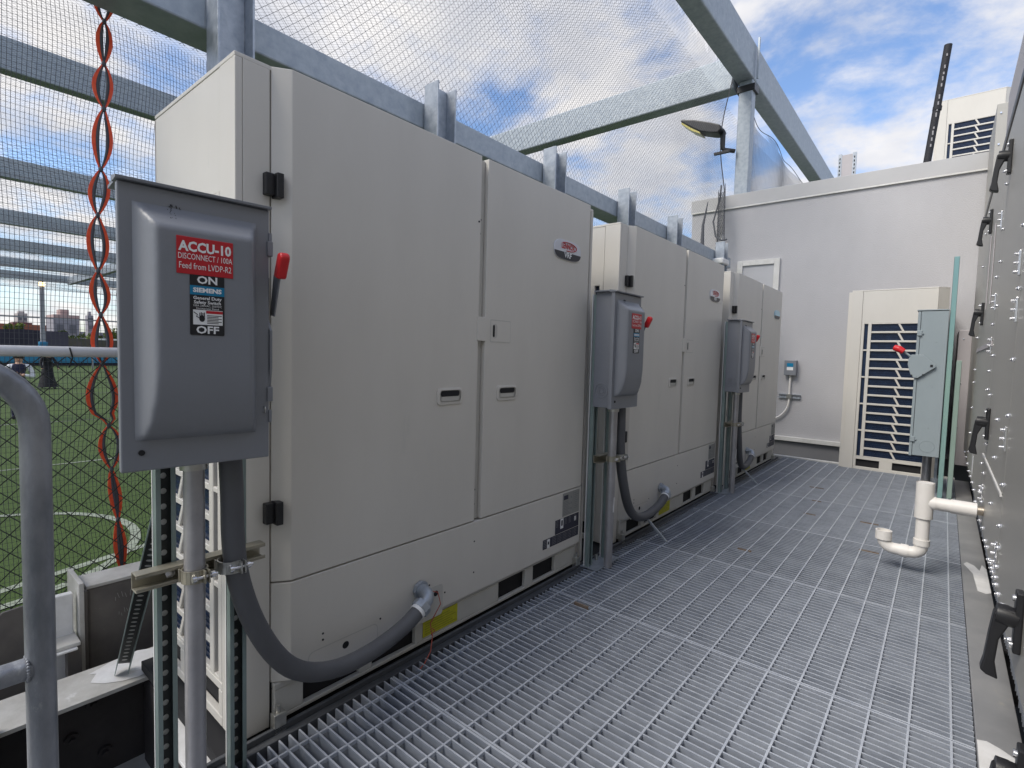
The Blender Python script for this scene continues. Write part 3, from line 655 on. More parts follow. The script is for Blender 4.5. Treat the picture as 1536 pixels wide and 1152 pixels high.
# orange-red bonding wire at the first elbow
g = MB(); PW = [(-1.435, 1.26, .235), (-1.40, 1.285, .23), (-1.40, 1.30, .18), (-1.405, 1.255, .12), (-1.40, 1.262, .07), (-1.395, 1.25, .02), (-1.38, 1.21, .0), (-1.37, 1.17, -.01)]
WIRE = mat('red_wire', (.45, .10, .07), .6)
g.tube(PW, .0018, WIRE, 6); g.tube([(-1.40, 1.262, .10), (-1.395, 1.27, .09), (-1.40, 1.256, .08), (-1.405, 1.268, .07)], .002, WIRE, 6)
tag(g.build('loose_wire'), 'thin red wire hanging from the nearest conduit elbow to the grating', 'wire')
# struts right
for (x0, y0, zt, mt, lb) in ((.010, 5.68, 2.03, STEAL, 'tall teal filmed strut behind the blue-grey switch'), (.072, 5.72, 1.17, SPALE, 'short pale green strut beside the tall teal one')):
    g = MB(); g.box(x0, x0+.036, y0, y0+.003, 0, zt, mt); g.box(x0, x0+.003, y0, y0+.04, 0, zt, mt); g.box(x0+.033, x0+.036, y0, y0+.04, 0, zt, mt)
    g.box(x0+.003, x0+.010, y0+.037, y0+.04, 0, zt, mt); g.box(x0+.026, x0+.033, y0+.037, y0+.04, 0, zt, mt)
    tag(g.build('strut_post', None, .001), lb, 'strut')
g = MB(); g.tube([(-.075, 6.0, 0), (-.075, 6.0, .345)], .034, COND, 16); g.tube([(-.075, 6.0, .32), (-.075, 6.0, .345)], .042, ZINC, 8); g.box(-.02, .0, 5.9, 5.93, 0, .345, GALV)
tag(g.build('rigid_conduit'), 'short thick conduit below the blue-grey switch', 'conduit')
# PVC drain trap
t = thing('drain_trap', 'white plastic drain trap pipe sticking out of the air handler', 'drain pipe', (.19, 3.49, .40))
g = MB(); g.tube([(.01, 0, 0), (-.04, 0, .0)], .024, mat('stub_metal', (.30, .25, .20), .35, .8, (.4, .36, .3), 20), 16); g.build('stub', t)
g = MB(); g.tube([(-.025, 0, 0), (-.125, 0, 0)], .036, PVC, 24); g.tube([(-.122, 0, 0), (-.19, 0, 0)], .0325, PVC, 24); g.tube([(-.120, 0, 0), (-.123, 0, 0)], .0372, PVC, 24); g.build('branch', t)
g = MB(); g.tube([(-.232, 0, .105), (-.232, 0, -.085)], .0395, PVC, 24, caps=False); g.tube([(-.232, 0, .102), (-.232, 0, -.08)], .034, PVC, 24)
g.tube([(-.185, 0, .0), (-.235, 0, 0)], .036, PVC, 24); g.tube([(-.232, 0, .008), (-.232, 0, .005)], .0405, PVC, 24); g.build('tee', t)
g = MB(); P = [(-.232, 0, -.08), (-.232, 0, -.225)]+arc((-.275, -.238), .043, 0, -PI/2, 6, lambda u, v: (u, 0, v))[1:]+[(-.300, 0, -.281)]+arc((-.347, -.232), .049, -PI/2, -PI, 7, lambda u, v: (u, 0, v))+[(-.396, 0, -.215)]
g.tube(P, .0305, PVC, 24); g.tube([(-.232, 0, -.200), (-.232, 0, -.232)], .036, PVC, 24); g.tube([(-.285, 0, -.281), (-.318, 0, -.281)], .035, PVC, 24)
g.tube([(-.396, 0, -.238), (-.396, 0, -.190)], .0385, PVC, 24, caps=False); g.tube([(-.396, 0, -.190), (-.396, 0, -.1902)], [.0385, .032], PVC, 24, caps=False)
g.tube([(-.396, 0, -.1902), (-.396, 0, -.212)], .0318, PVC, 24, caps=False); g.tube([(-.396, 0, -.2125), (-.396, 0, -.213)], .0317, CABB, 20); g.build('trap', t)

# ------------------------------------------------------------------ air handler, right
AX = .19
t = thing('air_handler', 'long grey steel air handler with black handles along the right edge', 'air handler', (AX, 2.5, 0))
ahu = t
g = MB(); g.box(.004, 1.6, -4.2, 4.4, .30, 2.34, AHU); g.box(.60, 1.6, -4.2, 4.4, .02, .2998, DARK); g.build('casing', t)
g = MB(); g.box(.002, 1.6, -4.2, 1.6, 2.39, 2.66, AHUM); g.build('upper_housing', t, .004)
g = MB(); g.box(-.006, .03, -4.2, 4.4, 2.34, 2.39, BLK); g.build('rubber_seal', t, .006)
def panel(y0, y1, z0, z1, dx=0):
    return MB().box(-dx, .003, y0-2.5, y1-2.5, z0, z1, AHU).build('access_panel', t, .0025)
panel(-1.0, .70, .305, 2.335); panel(.706, 2.58, .305, 2.335, .0); panel(2.586, 3.60, .655, 2.335)
panel(2.586, 3.60, .305, .649); panel(3.606, 3.80, .305, 2.335); panel(3.806, 5.5, 1.265, 2.335); panel(3.806, 5.5, .305, 1.259); panel(5.506, 6.88, .305, 2.335)
g = MB(); g.obox((-.003, .13, .648), (-.003, 1.30, .648), .006, .012, TRIM); g.box(-.006, 0, 1.3, 3.0, 1.235, 1.262, AHUM); g.build('trim_strip', t)
def ahandle(y, z, s=1.0, q=.62):
    h = MB()
    h.box(-.016*s, .0, y-.020*s-2.5, y+.020*s-2.5, z-.085*s, z+.075*s, BLK)
    h.tube([(-.01, y-2.5, z), (-.052*s*q, y-2.5, z+.004), (-.082*s*q, y-2.5, z+.006)], [.024*s, .027*s, .025*s], BLK, 14)
    yy = y-2.5
    P = [(-.060*s, z+.024*s), (-.088*s, z+.026*s), (-.105*s, z+.010*s), (-.112*s, z-.05*s), (-.118*s, z-.12*s), (-.124*s, z-.150*s), (-.112*s, z-.160*s), (-.088*s, z-.165*s), (-.096*s, z-.12*s), (-.092*s, z-.06*s), (-.078*s, z-.024*s)]
    P = [(a+.050, b) for a, b in P]; h.prism(P, yy-.018*s, yy+.018*s, BLK, 'y')
    o = h.build('handle', t, .004, 2)
    b = MB(); b.tube([(-.016*s, yy, z+.055*s), (-.022*s, yy, z+.055*s)], .009*s, BOLT, 6); b.tube([(-.016*s, yy, z-.068*s), (-.022*s, yy, z-.068*s)], .009*s, BOLT, 6); b.build('bolt', o)
for a in ((3.45, 2.13), (4.75, 2.10), (4.95, 1.50), (3.55, .84), (1.84, .475), (1.60, .20)): ahandle(*a, s=1.0)
bolt_me = None
def bolt(y, z, r=.0075):
    global bolt_me
    if bolt_me is None:
        b = MB(); b.tube([(0, 0, 0), (-.006, 0, 0)], .0085, BOLT, 6, smooth=False); b.ball((-.006, 0, 0), .0075, BOLT, 8, 4); b.tube([(-.006, 0, 0), (-.014, 0, 0)], .004, BOLT, 8); ob = b.build('bolt', t); bolt_me = ob.data
    else:
        ob = bpy.data.objects.new('bolt', bolt_me); C.objects.link(ob); ob.parent = t
    ob.location = (0, y-2.5, z)
for y in (2.03, 2.16, 2.29, 2.42, 2.52, 2.60, 2.66, 2.72, 2.78, 2.88, 3.02, 3.15, 3.35, 3.6, 3.85, 4.1, 4.35, 4.6, 4.9, 5.2, 5.5, 5.9, 6.3): bolt(y, .335+random.uniform(-.012, .02))
for z in (.36, .40, .47, .55, .70, .95, 1.15, 1.4, 1.62, 1.78, 2.0, 2.2): bolt(2.55, z); bolt(3.57, z+.03); 
for z in (.45, .6, .8, 1.0, 1.1, 1.35, 1.6, 1.9, 2.15): bolt(3.78, z); bolt(5.47, z)
for z in (.6, .82, 1.0): bolt(3.0, z*.9)
def latch(y, z):
    g = MB(); g.box(-.008, 0, y-2.512, y-2.488, z-.045, z+.045, BOLT)
    for k in (-1, 0, 1): g.tube([(-.008, y-2.5, z+k*.032), (-.020, y-2.5, z+k*.032)], .007, BOLT, 6)
    g.build('hinge', t, .002)
for y, z in ((2.62, 1.50), (2.60, 1.33), (2.62, .86), (2.62, .43), (3.78, 1.47), (3.62, .47), (3.78, 1.9), (3.84, 1.24)): latch(y, z)
for y in (2.62, 3.2, 3.8, 4.2, 4.6): 
    g = MB(); g.box(-.002, -.0035, 0, 0, 0, 0, BOLT)
g = MB(); g.box(-.002, -.001, 2.30, 2.42, .37, .50, WHT); g.build('maker_sticker', t)
g = MB(); g.box(-.006, -.001, 1.75, 1.77, 1.5, 1.98, AHUM); g.box(-.006, -.001, 2.15, 2.17, 1.5, 1.98, AHUM); g.build('panel_rib', t, .002)
# far taller section and low housing behind
t = thing('air_handler_section', 'tall olive grey housing rising behind the far end of the air handler', 'air handler', (.25, 7.0, 0))
MB().box(0, 1.4, 0, 1.15, 0, 3.69, AHU).build('casing', t, .004)
for z in (3.6, 3.3, 2.9, 2.5): MB().tube([(.03, 0, z), (.03, -.008, z)], .009, BOLT, 6).build('bolt', t)
t = thing('mauve_housing', 'low mauve-grey metal housing behind the green struts', 'housing', (.09, 6.92, 0))
MB().box(0, .158, 0, 1.1, .12, 1.49, AHUM).build('casing', t, .006)
for z in (.5, .95, 1.4): MB().tube([(.04, 0, z), (.04, -.008, z)], .008, BOLT, 6).build('bolt', t)

# ------------------------------------------------------------------ far wall
WY = 8.2
t = thing('grey_wall', 'plain grey rendered wall with metal coping at the far end', 'wall', (-1.3, WY, 0))
def Wx(a): return a+1.3
g = MB(); g.box(Wx(-3.2), Wx(3.5), 0, .25, .0, 3.40, STUC); g.build('wall_face', t)
g = MB(); g.box(Wx(-3.215), Wx(3.5), -.02, .27, 3.42, 3.605, STUC2); cp = g.build('coping', t, .004)
g = MB(); g.box(Wx(-3.21), Wx(3.5), -.026, -.0, 3.398, 3.419, TRIM); g.build('drip_edge', t, .002)
g = MB(); g.box(Wx(-2.745), Wx(-2.725), -.008, 0, .0, 3.397, TRIM); g.build('joint_strip', t)
g = MB(); g.box(Wx(-3.2), Wx(1.5), -.05, 0, .0, .06, TRIM); g.build('base_trim', t, .004)
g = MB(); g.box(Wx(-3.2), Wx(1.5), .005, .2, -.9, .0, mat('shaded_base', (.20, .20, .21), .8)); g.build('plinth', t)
g = MB(); a, b, z0, z1 = Wx(-2.47), Wx(-1.89), 1.5, 2.60
g.box(a, a+.075, -.035, -.001, z0, z1, TRIM); g.box(b-.075, b, -.035, -.001, z0, z1, TRIM); g.box(a+.075, b-.075, -.035, -.001, z1-.075, z1, TRIM); fr = g.build('window_frame', t, .003)
g = MB(); g.box(a+.075, b-.075, -.012, -.002, z0, z1-.075, mat('window_panel', (.50, .50, .52), .3, 0, (.46, .46, .48), 2)); g.build('window_panel', fr)
g = MB(); g.box(-3.2, 3.5, WY+.26, 14.5, 3.0, 3.3, STUC2); struct(g.build('roof'))
# roof objects
def ptube(a, b, r, mt, name, lb, cat):
    g = MB(); g.tube([a, b], r, mt, 18); return g
BI = mat('black_insulation', (.014, .014, .018), .75, 0, (.022, .022, .028), 30, .3, 60)
t = thing('insulated_pipe', 'black foam-insulated pipe leaning above the roof edge', 'pipe', (-.226, 8.9, 3.2))
g = MB(); g.tube([(-.165, 0, 0), (-.07, .0, 1.04), (.024, .0, 2.08)], .043, BI, 18); pp = g.build('insulation', t)
g = MB(); g.tube([(-.045, .0, 1.27), (-.041, .0, 1.32)], .050, BI, 10); g.build('tape', t)
for k in range(16):
    z = .80+k*.075
    if k % 5 == 4: continue
    xx = -.143+.0909*z
    g = MB(); g.box(xx-.02, xx-.005, -.0450, -.0425, z, z+.035+.012*(k % 3), mat('faded_print', (.30, .29, .30), .7)) if k == 0 else None
    if k == 0: fp = g.mats[0]
    else: g.box(xx-.020, xx-.005, -.0450, -.0400, z, z+.03+.012*(k % 3), fp)
    g.build('printed_mark', pp)
t = thing('roof_strut_rack', 'perforated grey strut upright standing on the roof behind the coping', 'strut', (-1.60, 10.5, 3.3))
g = MB()
for dx in (0, .21):
    g.box(dx, dx+.05, -.003, 0, 0, 1.38, GALV); g.box(dx, dx+.003, 0, .05, 0, 1.38, GALV); g.box(dx+.047, dx+.05, 0, .05, 0, 1.38, GALV)
    for k in range(20): g.box(dx+.017, dx+.033, -.0045, -.0035, .05+k*.065, .085+k*.065, DARK)
g.box(.053, .207, .003, .006, 0, 1.36, AHUM)
g.build('uprights', t)

# ------------------------------------------------------------------ cage steel: lower beam, posts, overhead beams
BXF = -2.50
g = MB(); g.box(-2.70, BXF, -1.5, 7.95, 2.468, 2.616, GALVB)
tag(g.build('cage_rail', None, .008), 'galvanised steel tube running behind the beige units along the net', 'steel beam')
gpost = 'galvanised posts standing against the steel tube'
def wpost(y, zt, lb, z0=-.9, wd=.15, x=-2.49):
    g = MB(); g.box(x, x+.12, y, y+.010, z0, zt, GALV); g.box(x, x+.12, y+wd-.010, y+wd, z0, zt, GALV); g.box(x+.035, x+.043, y+.010, y+wd-.010, z0, zt, GALV)
    return tag(g.build('steel_post', None, .002), lb, 'post', gpost)
for y, zt, lb in ((.90, 3.4, 'tallest galvanised post, behind the upper left corner of the nearest unit'), (2.10, 2.715, 'galvanised post top above the middle of the nearest unit'), (3.30, 2.72, 'galvanised post top above the right end of the nearest unit'), (4.5, 2.72, 'galvanised post top above the left end of the second unit'), (5.65, 2.72, 'galvanised post top above the right side of the second unit'), (7.25, 2.72, 'last galvanised post top, beside the far grey wall')):
    wpost(y, zt, lb)
g = MB(); g.box(-2.60, -2.36, 7.2, 7.46, 2.42, 2.50, PRIM); tag(g.build('sealant_collar', None, .02), 'white sealant collar round the last galvanised post', 'collar')
# overhead beam, along Y
def obeam(x, w_, y0, y1, lb, name='overhead_beam', z0=5.40, z1=5.92):
    g = MB(); g.box(x-w_/2, x+w_/2, y0, y1, z0, z1, GALVB); return tag(g.build(name, None, .02), lb, 'steel beam')
obeam(-2.60, .26, -6, 18, 'nearest overhead galvanised beam crossing the sky from top centre to the grey wall')
t = thing('corner_post', 'broad galvanised post rising behind the grey wall to the overhead beam', 'post', (-2.58, 8.5, 3.3))
g = MB(); g.box(-.10, .10, 0, .18, -.3, 2.10, GALVB); g.build('column', t, .012)
g = MB(); g.box(-.13, .135, -.012, .21, 1.93, 2.03, BLK); g.build('black_strap', t, .006)
g = MB(); g.box(.135, .165, .03, .06, 2.1, 2.7, GALVB); g.build('joint_plate', t, .003)
gfar = 'far overhead beams spanning the pitch'
for i, x in enumerate((-11.8, -19.3, -26.8, -34.3, -41.8, -49.3)):
    lb = ('uppermost', 'second highest', 'third highest', 'fourth highest', 'fifth highest', 'lowest')[i]+' of the netted beams stacked at the upper left'
    o = obeam(x, .26, -14, 40, lb); o['group'] = gfar
g = MB(); g.box(-49.2, -2.74, 8.42, 8.68, 5.30, 5.80, GALVB); tag(g.build('cross_beam', None, .02), 'netted cross beam running left from the corner post', 'steel beam')
# far posts of the cage
t = thing('pitch_post', 'grey cage post with blue padding and a lamp on the far side of the pitch', 'post', (-56, 8.0, TZ))
DG = mat('distant_grey', (.30, .30, .33), .6)
g = MB(); g.box(-.14, .14, -.14, .14, 0, 6.9, DG); g.build('column', t)
g = MB(); g.box(-.3, .3, -.26, .26, .75, 2.0, mat('blue_pad', (.02, .17, .33), .6)); g.build('pad', t, .05)
g = MB(); g.box(-.1, .25, -.17, .17, 6.45, 6.75, mat('lit_lamp', (.9, .75, .4), .5, emit=(1, .72, .30), emits=3)); g.build('lamp', t, .05)
for i, y in enumerate((-6.5, 23)):
    g = MB(); g.box(-56.15, -55.85, y-.15, y+.15, TZ, 6.3, DG); tag(g.build('pitch_post'), ('left' if i == 0 else 'right')+' plain grey cage post at the far side of the pitch', 'post', 'plain far cage posts')

# ------------------------------------------------------------------ nets
def strands(P, U, V, sp, r, mt, step, name, dirs=('a', 'b'), keep=None):
    """P(u,v)->point ; diagonal strands over [0,U]x[0,V]"""
    g = MB(); k = g.m(mt); vv = g.v; ff = g.f
    def line(pts):
        if len(pts) < 2: return
        o = len(vv); d = (pts[-1]-pts[0]).normalized(); a = d.orthogonal().normalized(); b = d.cross(a)
        offs = [a*r, (a*-.5+b*.866)*r, (a*-.5-b*.866)*r]
        for p in pts:
            for q in offs: vv.append(tuple(p+q))
        for i in range(len(pts)-1):
            for j in range(3): ff.append((o+i*3+j, o+i*3+(j+1) % 3, o+i*3+3+(j+1) % 3, o+i*3+3+j)); g.mi.append(k); g.sm.append(False)
    S = sp*math.sqrt(2); n = int((U+V)/S)+2
    for sgn in (1, -1):
        for i in range(-1, n):
            c = i*S
            # sgn 1: u - v = c - V ; sgn -1: u+v = c
            pts = []
            if sgn == 1: u0 = max(0, c-V); u1 = min(U, c); f = lambda u: u-(c-V)
            else: u0 = max(0, c-V); u1 = min(U, c); f = lambda u: c-u
            if u1-u0 < 1e-4: continue
            m = max(1, int((u1-u0)/step))
            for q in range(m+1):
                u = u0+(u1-u0)*q/m; v = f(u)
                if keep and not keep(u, v):
                    line(pts); pts = []; continue
                pts.append(P(u, v))
            line(pts)
    return g
NX = -2.78
def wob(y, z): return .03*math.sin(1.7*y+.8*z)+.015*math.sin(5.3*y-3.1*z)
def Pv(u, v):
    y = -2.2+u; z = 2.5+v; return Vector((NX+wob(y, z)*min(1, v)*.8+.06*math.sin(2.3*v), y+.03*math.sin(2.1*z+y), z))
def edge_top(y): return 2.68+.035*abs(math.sin(y*7.5))
g = strands(Pv, 10.6, 3.14, .038, .00115, NETM, .12, 'net', keep=lambda u, v: v < 3.06-.05*abs(math.sin(u*6.5)))
P = [Pv(i*.05, 3.06-.05*abs(math.sin(i*.05*6.5))) for i in range(int(10.55/.05))]
g.tube(P, .006, NETM, 5, False); P = [Pv(10.58, v*.1) for v in range(0, 31)]; g.tube(P, .008, NETM, 5, False)
tag(g.build('side_net', fix=False), 'dark upright netting stretched above the steel tube against the clouds', 'net')
def Pl(u, v):
    y = -2.2+u; z = -.85+v; return Vector((NX+.02+.5*wob(y, z), y+.012*math.sin(9*z)*math.exp(-((y-.6)/.25)**2)+.006*math.sin(5*z+3*y), z))
def grid_net(P, us, vs_, r, mt, stepu, stepv, U, V):
    g = MB(); k = g.m(mt); vv = g.v; ff = g.f
    def line(pts, rr):
        o = len(vv); d = (pts[-1]-pts[0]).normalized(); a = d.orthogonal().normalized(); b = d.cross(a)
        for p in pts:
            for q in (a*rr, (a*-.5+b*.866)*rr, (a*-.5-b*.866)*rr): vv.append(tuple(p+q))
        for i in range(len(pts)-1):
            for j in range(3): ff.append((o+i*3+j, o+i*3+(j+1) % 3, o+i*3+3+(j+1) % 3, o+i*3+3+j)); g.mi.append(k); g.sm.append(False)
    for u in us: line([P(u, V*q/stepv) for q in range(stepv+1)], r)
    for v in vs_: line([P(U*q/stepu, v) for q in range(stepu+1)], r*.75)
    return g
us = [i*.0135 for i in range(int(3.6/.0135))]+[3.6+i*.035 for i in range(int(6.7/.035))]
g = grid_net(Pl, us, [i*.022 for i in range(int(3.32/.022))], .00095, NETM, 220, 40, 10.3, 3.32)
tag(g.build('side_net', fix=False), 'fine dark upright netting below the steel tube, behind the red lacing', 'net')
def Pr(u, v):
    y = 8.75+u; z = 3.3+v; return Vector((-2.72+.03*math.sin(3*y), y, z))
g = strands(Pr, 5.6, 2.05, .040, .0022, NETM, .1, 'net', keep=lambda u, v: v < 1.97-.02*u+.04*math.sin(u*4))
P = [Pr(i*.1, 1.97-.002*i+.04*math.sin(i*.4)) for i in range(56)]; g.tube(P, .006, NETM, 5, False)
tag(g.build('side_net', fix=False), 'drooping netting right of the corner post above the grey wall', 'net')
def Pc(u, v):
    x = -2.95-u; y = -8+v; return Vector((x, y, 5.36-.16*abs(math.sin((x+4.3)/7.5*PI))**.8+.05*math.sin(x*1.3+y*.9)-.05*math.sin(y*.7)))
g = strands(Pc, 12, 30, .055, .0012, NETM, .6, 'net')
tag(g.build('ceiling_net', fix=False), 'dark netting slung under the overhead beams above the near part of the pitch', 'net')
def Pc2(u, v): return Pc(u+12.02, v)
g = strands(Pc2, 40, 38, .16, .0028, NETM, 1.2, 'net')
tag(g.build('ceiling_net', fix=False), 'distant dark ceiling netting drooping between the far beams', 'net')
# bundled net at the wall corner
def Pb(u, v): y = 7.75+.10*math.sin(u*11); return Vector((-2.80+u*.22, 8.12-.25*u+.06*math.sin(u*9+v*2), 2.72+v-.12*abs(math.sin(u*4))))
g = strands(Pb, 1.0, 1.0, .045, .0030, NETM, .06, 'net', keep=lambda u, v: v > .25*abs(math.sin(u*3)))
tag(g.build('side_net', fix=False), 'gathered corner of black netting hanging beside the far wall', 'net')
# net edge rope drooping to the last post
g = MB(); g.tube([(-2.74, 8.1, 3.75), (-2.73, 8.05, 3.55), (-2.80, 8.0, 3.2), (-2.72, 7.9, 2.95), (-2.60, 7.8, 2.86), (-2.52, 7.78, 2.86)], .012, NETM, 8); g.tube([(-2.82, 7.8, 3.45), (-2.86, 7.75, 3.1), (-2.84, 7.7, 2.78)], [.006, .02, .03], NETM, 8)
tag(g.build('net_rope'), 'black edge rope of the net drooping to the last post', 'rope')
# chain link fence
t = thing('chain_link_fence', 'black chain link fence with white top rail beside the pitch', 'fence', (-2.70, 0, 0))
def Pf(u, v): return Vector((.004*math.sin(u*90), -2.2+u, -.82+v))
g = strands(Pf, 10.2, 1.90, .051, .0021, CHL, .5, 'net'); g.build('mesh', t, fix=False)
g = MB(); g.tube([(0, -2.2, 1.083), (0, 8.0, 1.083)], .021, mat('white_rail', (.62, .62, .64), .45, .2), 14); g.build('top_rail', t)
g = MB(); g.tube([(0.02, .462, 1.10), (.022, .47, 1.06), (0, .462, 1.02)], .003, CHL, 6); g.build('tie', t)
# red lacing
t = thing('net_lacing', 'red webbing lacing joining two net edges, twisted in long loops', 'lacing', (-2.735, .615, 0))
nz = [2.62, 2.44, 2.27, 2.09, 1.84, 1.65, 1.42, 1.24, 1.035, .77, .58, .355, .12, -.2]; RW = random.Random(2)
def yoff(z): return -.015+.03*math.sin((z-.3)*1.6) * -1 + (.02 if z < .8 else 0)
for sg in (-1, 1):
    g = MB(); gb_ = MB()
    for a, b in zip(nz, nz[1:]):
        wd = (.024 if a > 1.1 else .030 if a > .6 else .014)+RW.uniform(-.008, .009)*(1 if a > .6 else .4); n = 10; tw = RW.uniform(-.35, .35)
        if abs(a-1.035) < .1: wd = .046
        c = []
        for i in range(n+1):
            u = i/n; z = a+(b-a)*u; c.append((yoff(z)+.006*math.sin(z*7)+sg*(.003+wd*math.sin(PI*u**(1+tw*.5))**.9), z, math.sin(PI*u)))
        for (p, q) in zip(c, c[1:]):
            w1 = .0025+.0045*p[2]; w2 = .0025+.0045*q[2]
            y1, z1, y2, z2 = p[0], p[1], q[0], q[1]
            g.add([(0, y1-w1, z1), (0, y1+w1, z1), (0, y2+w2, z2), (0, y2-w2, z2), (.003, y1-w1, z1), (.003, y1+w1, z1), (.003, y2+w2, z2), (.003, y2-w2, z2)], [(0, 1, 2, 3), (4, 5, 6, 7), (0, 1, 5, 4), (2, 3, 7, 6), (0, 3, 7, 4), (1, 2, 6, 5)], RCORD)
            k1 = y1-sg*(w1+.004*p[2]+.001); k2 = y2-sg*(w2+.004*q[2]+.001)
            gb_.tube([(.002, k1, z1), (.002, k2, z2)], [.002+.0045*p[2], .002+.0045*q[2]], NETM, 5, False)
    rb = g.build('webbing', t, fix=False); gb_.build('edge_cord', rb, fix=False)
for z in nz[1:-1]:
    g = MB(); g.ball((.004, yoff(z)+.006*math.sin(z*7), z), .008, NETM, 8, 5, 1.6); g.build('knot', t)

# floodlight on corner post
t = thing('floodlight', 'dark floodlight with yellowish lens on a bent arm beside the corner post', 'floodlight', (-2.80, 8.35, 4.45))
g = MB(); g.tube([(.12, .1, -.10), (-.02, 0, -.08), (-.03, 0, -.06), (-.03, 0, .18), (-.05, 0, .22)], .032, BLK, 12); g.box(-.16, .08, -.02, .02, -.14, -.10, BLK); g.build('arm', t, .004)
g = MB()
P = [(-.02, .20), (-.05, .27), (-.20, .34), (-.45, .44), (-.66, .50), (-.68, .47), (-.52, .35), (-.36, .24), (-.20, .18), (-.08, .15)]
g.prism(P, -.13, .13, BLK, 'y'); g.build('housing', t, .02, 3)
g = MB(); P = [(-.665, .465), (-.52, .345), (-.36, .235), (-.345, .20), (-.50, .29), (-.665, .43)]; g.prism(P, -.115, .115, mat('led_lens', (.78, .70, .22), .3, 0, (.50, .42, .12), 60), 'y'); g.build('lens', t, .004)

# ------------------------------------------------------------------ railing bottom-left
t = thing('pipe_railing', 'thick weathered galvanised pipe railing with rounded corner, bottom left', 'railing', (-.978, .129, 0))
pr = .0172; ztop = 1.088
g = MB(); P = [(0, 0, -.5), (0, 0, .55), (0, 0, ztop-.09)]+[(0, -.09+.09*math.cos(R(a)), ztop-.09+.09*math.sin(R(a))) for a in range(10, 91, 10)]+[(0, -.2, ztop), (0, -1.2, ztop)]
g.tube(P, pr, PIPE, 32); pp = g.build('post', t)
g = MB(); g.tube([(0, -.01, .655), (0, -1.2, .655)], .0155, PIPE, 20); g.build('mid_rail', t)
g = MB(); g.tube([(0, -.115, -.5), (0, -.115, ztop)], .017, PIPE, 16); g.build('second_post', t)
g = MB(); 
for a in range(26):
    th = 2*PI*a/26; rr = .004+.002*random.random()
    g.ball((.0165*math.cos(th)*1.0, -.015, .655+.0165*math.sin(th)), rr*.6, PIPE, 6, 4)
g.build('weld_bead', t)

# ------------------------------------------------------------------ lower steelwork bottom-left
t = thing('steel_beam', 'dark bolted I-beam with pale top flange at the bottom left', 'steel beam', (-2.2, 0, -.05))
g = MB(); g.box(-.10, .10, -3, 6.6, -.014, .0, BMTOP); g.build('top_flange', t, .001)
g = MB(); g.box(-.006, .006, -3, 6.6, -.34, -.0142, BMWEB); g.build('web', t)
g = MB(); g.box(-.10, .10, -3, 6.6, -.356, -.3402, BMTOP); g.build('bottom_flange', t)
for z in (-.07, -.165, -.26):
    for y in (.26, .42) if z != -.165 else (.28, .36):
        g = MB(); g.tube([(.006, y+.03*(z < -.2), z), (.020, y+.03*(z < -.2), z)], .020, BMWEB, 20); g.tube([(.020, y+.03*(z < -.2), z), (.034, y+.03*(z < -.2), z)], .011, BMWEB, 6, smooth=False); g.build('bolt', t, .001)
g = MB(); 
def blob(cx_, cy_, rx, ry, z, seed):
    blotch(g, cx_, cy_, rx, ry, z, PRIM, 26, .16, seed)
blob(-.01, .58, .088, .17, .002, 3); g.build('primer_patch', t, fix=False)
t = thing('steel_beam', 'brown-grey steel channel with scuffed top behind the pipe railing', 'steel beam', (-2.47, .46, .19))
g = MB(); g.box(-.14, 0, 0, 6, -.012, 0, BMTOP); g.build('top_flange', t, .001)
g = MB(); g.box(-.135, -.004, 0.0, 6, -.40, -.0122, BMBRN); g.build('plate', t, .012)
g = MB(); g.box(-.17, .03, -.028, -.012, -.40, .028, BMTOP); g.box(-.006, .016, -.012, .0, -.40, -.01, BMBRN); g.build('stiffener', t, .002)
CH = mat('chalk', (.34, .33, .31), .9); g = MB()
rr = random.Random(9)
for q in range(9):
    y = .09+.012*q; z = -.085+rr.uniform(-.01, .01); g.obox((.0005-.004+.0045, y, z), (.001, y+rr.uniform(-.006, .010), z+rr.uniform(.012, .03)), .0012, .0016, CH, (1, 0, 0))
for q in range(6):
    y = .10+.010*q; z = -.15+rr.uniform(-.01, .01); g.obox((.0009, y, z), (.001, y+rr.uniform(-.006, .010), z+rr.uniform(.010, .022)), .0012, .0014, CH, (1, 0, 0))
g.build('chalk_mark', t)
t = thing('steel_bracket', 'cut steel gusset with white patches and blue marks beside the brown channel', 'bracket', (-2.40, .30, -.02))
g = MB(); g.prism([(-.14, -.30), (.12, -.30), (.12, .16), (.02, .20), (-.07, .19), (-.11, .15)], -.09, -.078, BMBRN, 'x'); g.build('gusset', t, .002)
g = MB(); g.box(-.10, .02, .035, .125, .03, .045, BMTOP); g.box(-.075, .03, .03, .115, .02, .0295, PRIM); g.box(-.10, -.07, .06, .12, -.3, .2, PRIM); g.tube([(-.02, .02, .045), (-.02, .02, .07)], .014, mat('blue_mark', (.05, .07, .22), .5), 6); g.build('seat', t, .004)
g = MB(); g.box(-.05, -.0, .09, .13, -.32, .03, BMBRN); g.build('leg', t)
t = thing('steel_beam', 'pale scuffed steel flange in the bottom left corner', 'steel beam', (-1.9, -.1, -.03))
g = MB(); P = [(-.22, .28), (.02, .245), (.30, .16), (.42, -.9), (-.40, -.9)]; g.prism(P, -.02, .0, BMTOP, 'z'); g.build('flange', t, .002)
g = MB(); g.box(-.1, -.085, -.9, .25, -.4, -.02, BMWEB); g.build('web', t)
t = thing('support_plate', 'white-painted steel plate under the near corner of the nearest unit', 'plate', (-1.66, .60, -.06))
g = MB(); g.prism(rrect(-.15, .17, -.10, .12, .03), -.012, .0, PRIM, 'z'); g.build('plate', t, .002)
g = MB(); g.box(-.5, .2, -.04, .06, -.35, -.0125, BMWEB); g.build('beam', t)
t = thing('steel_beam', 'pale lower flange showing at the very bottom left of the photo', 'steel beam', (-1.98, .3, -.42))
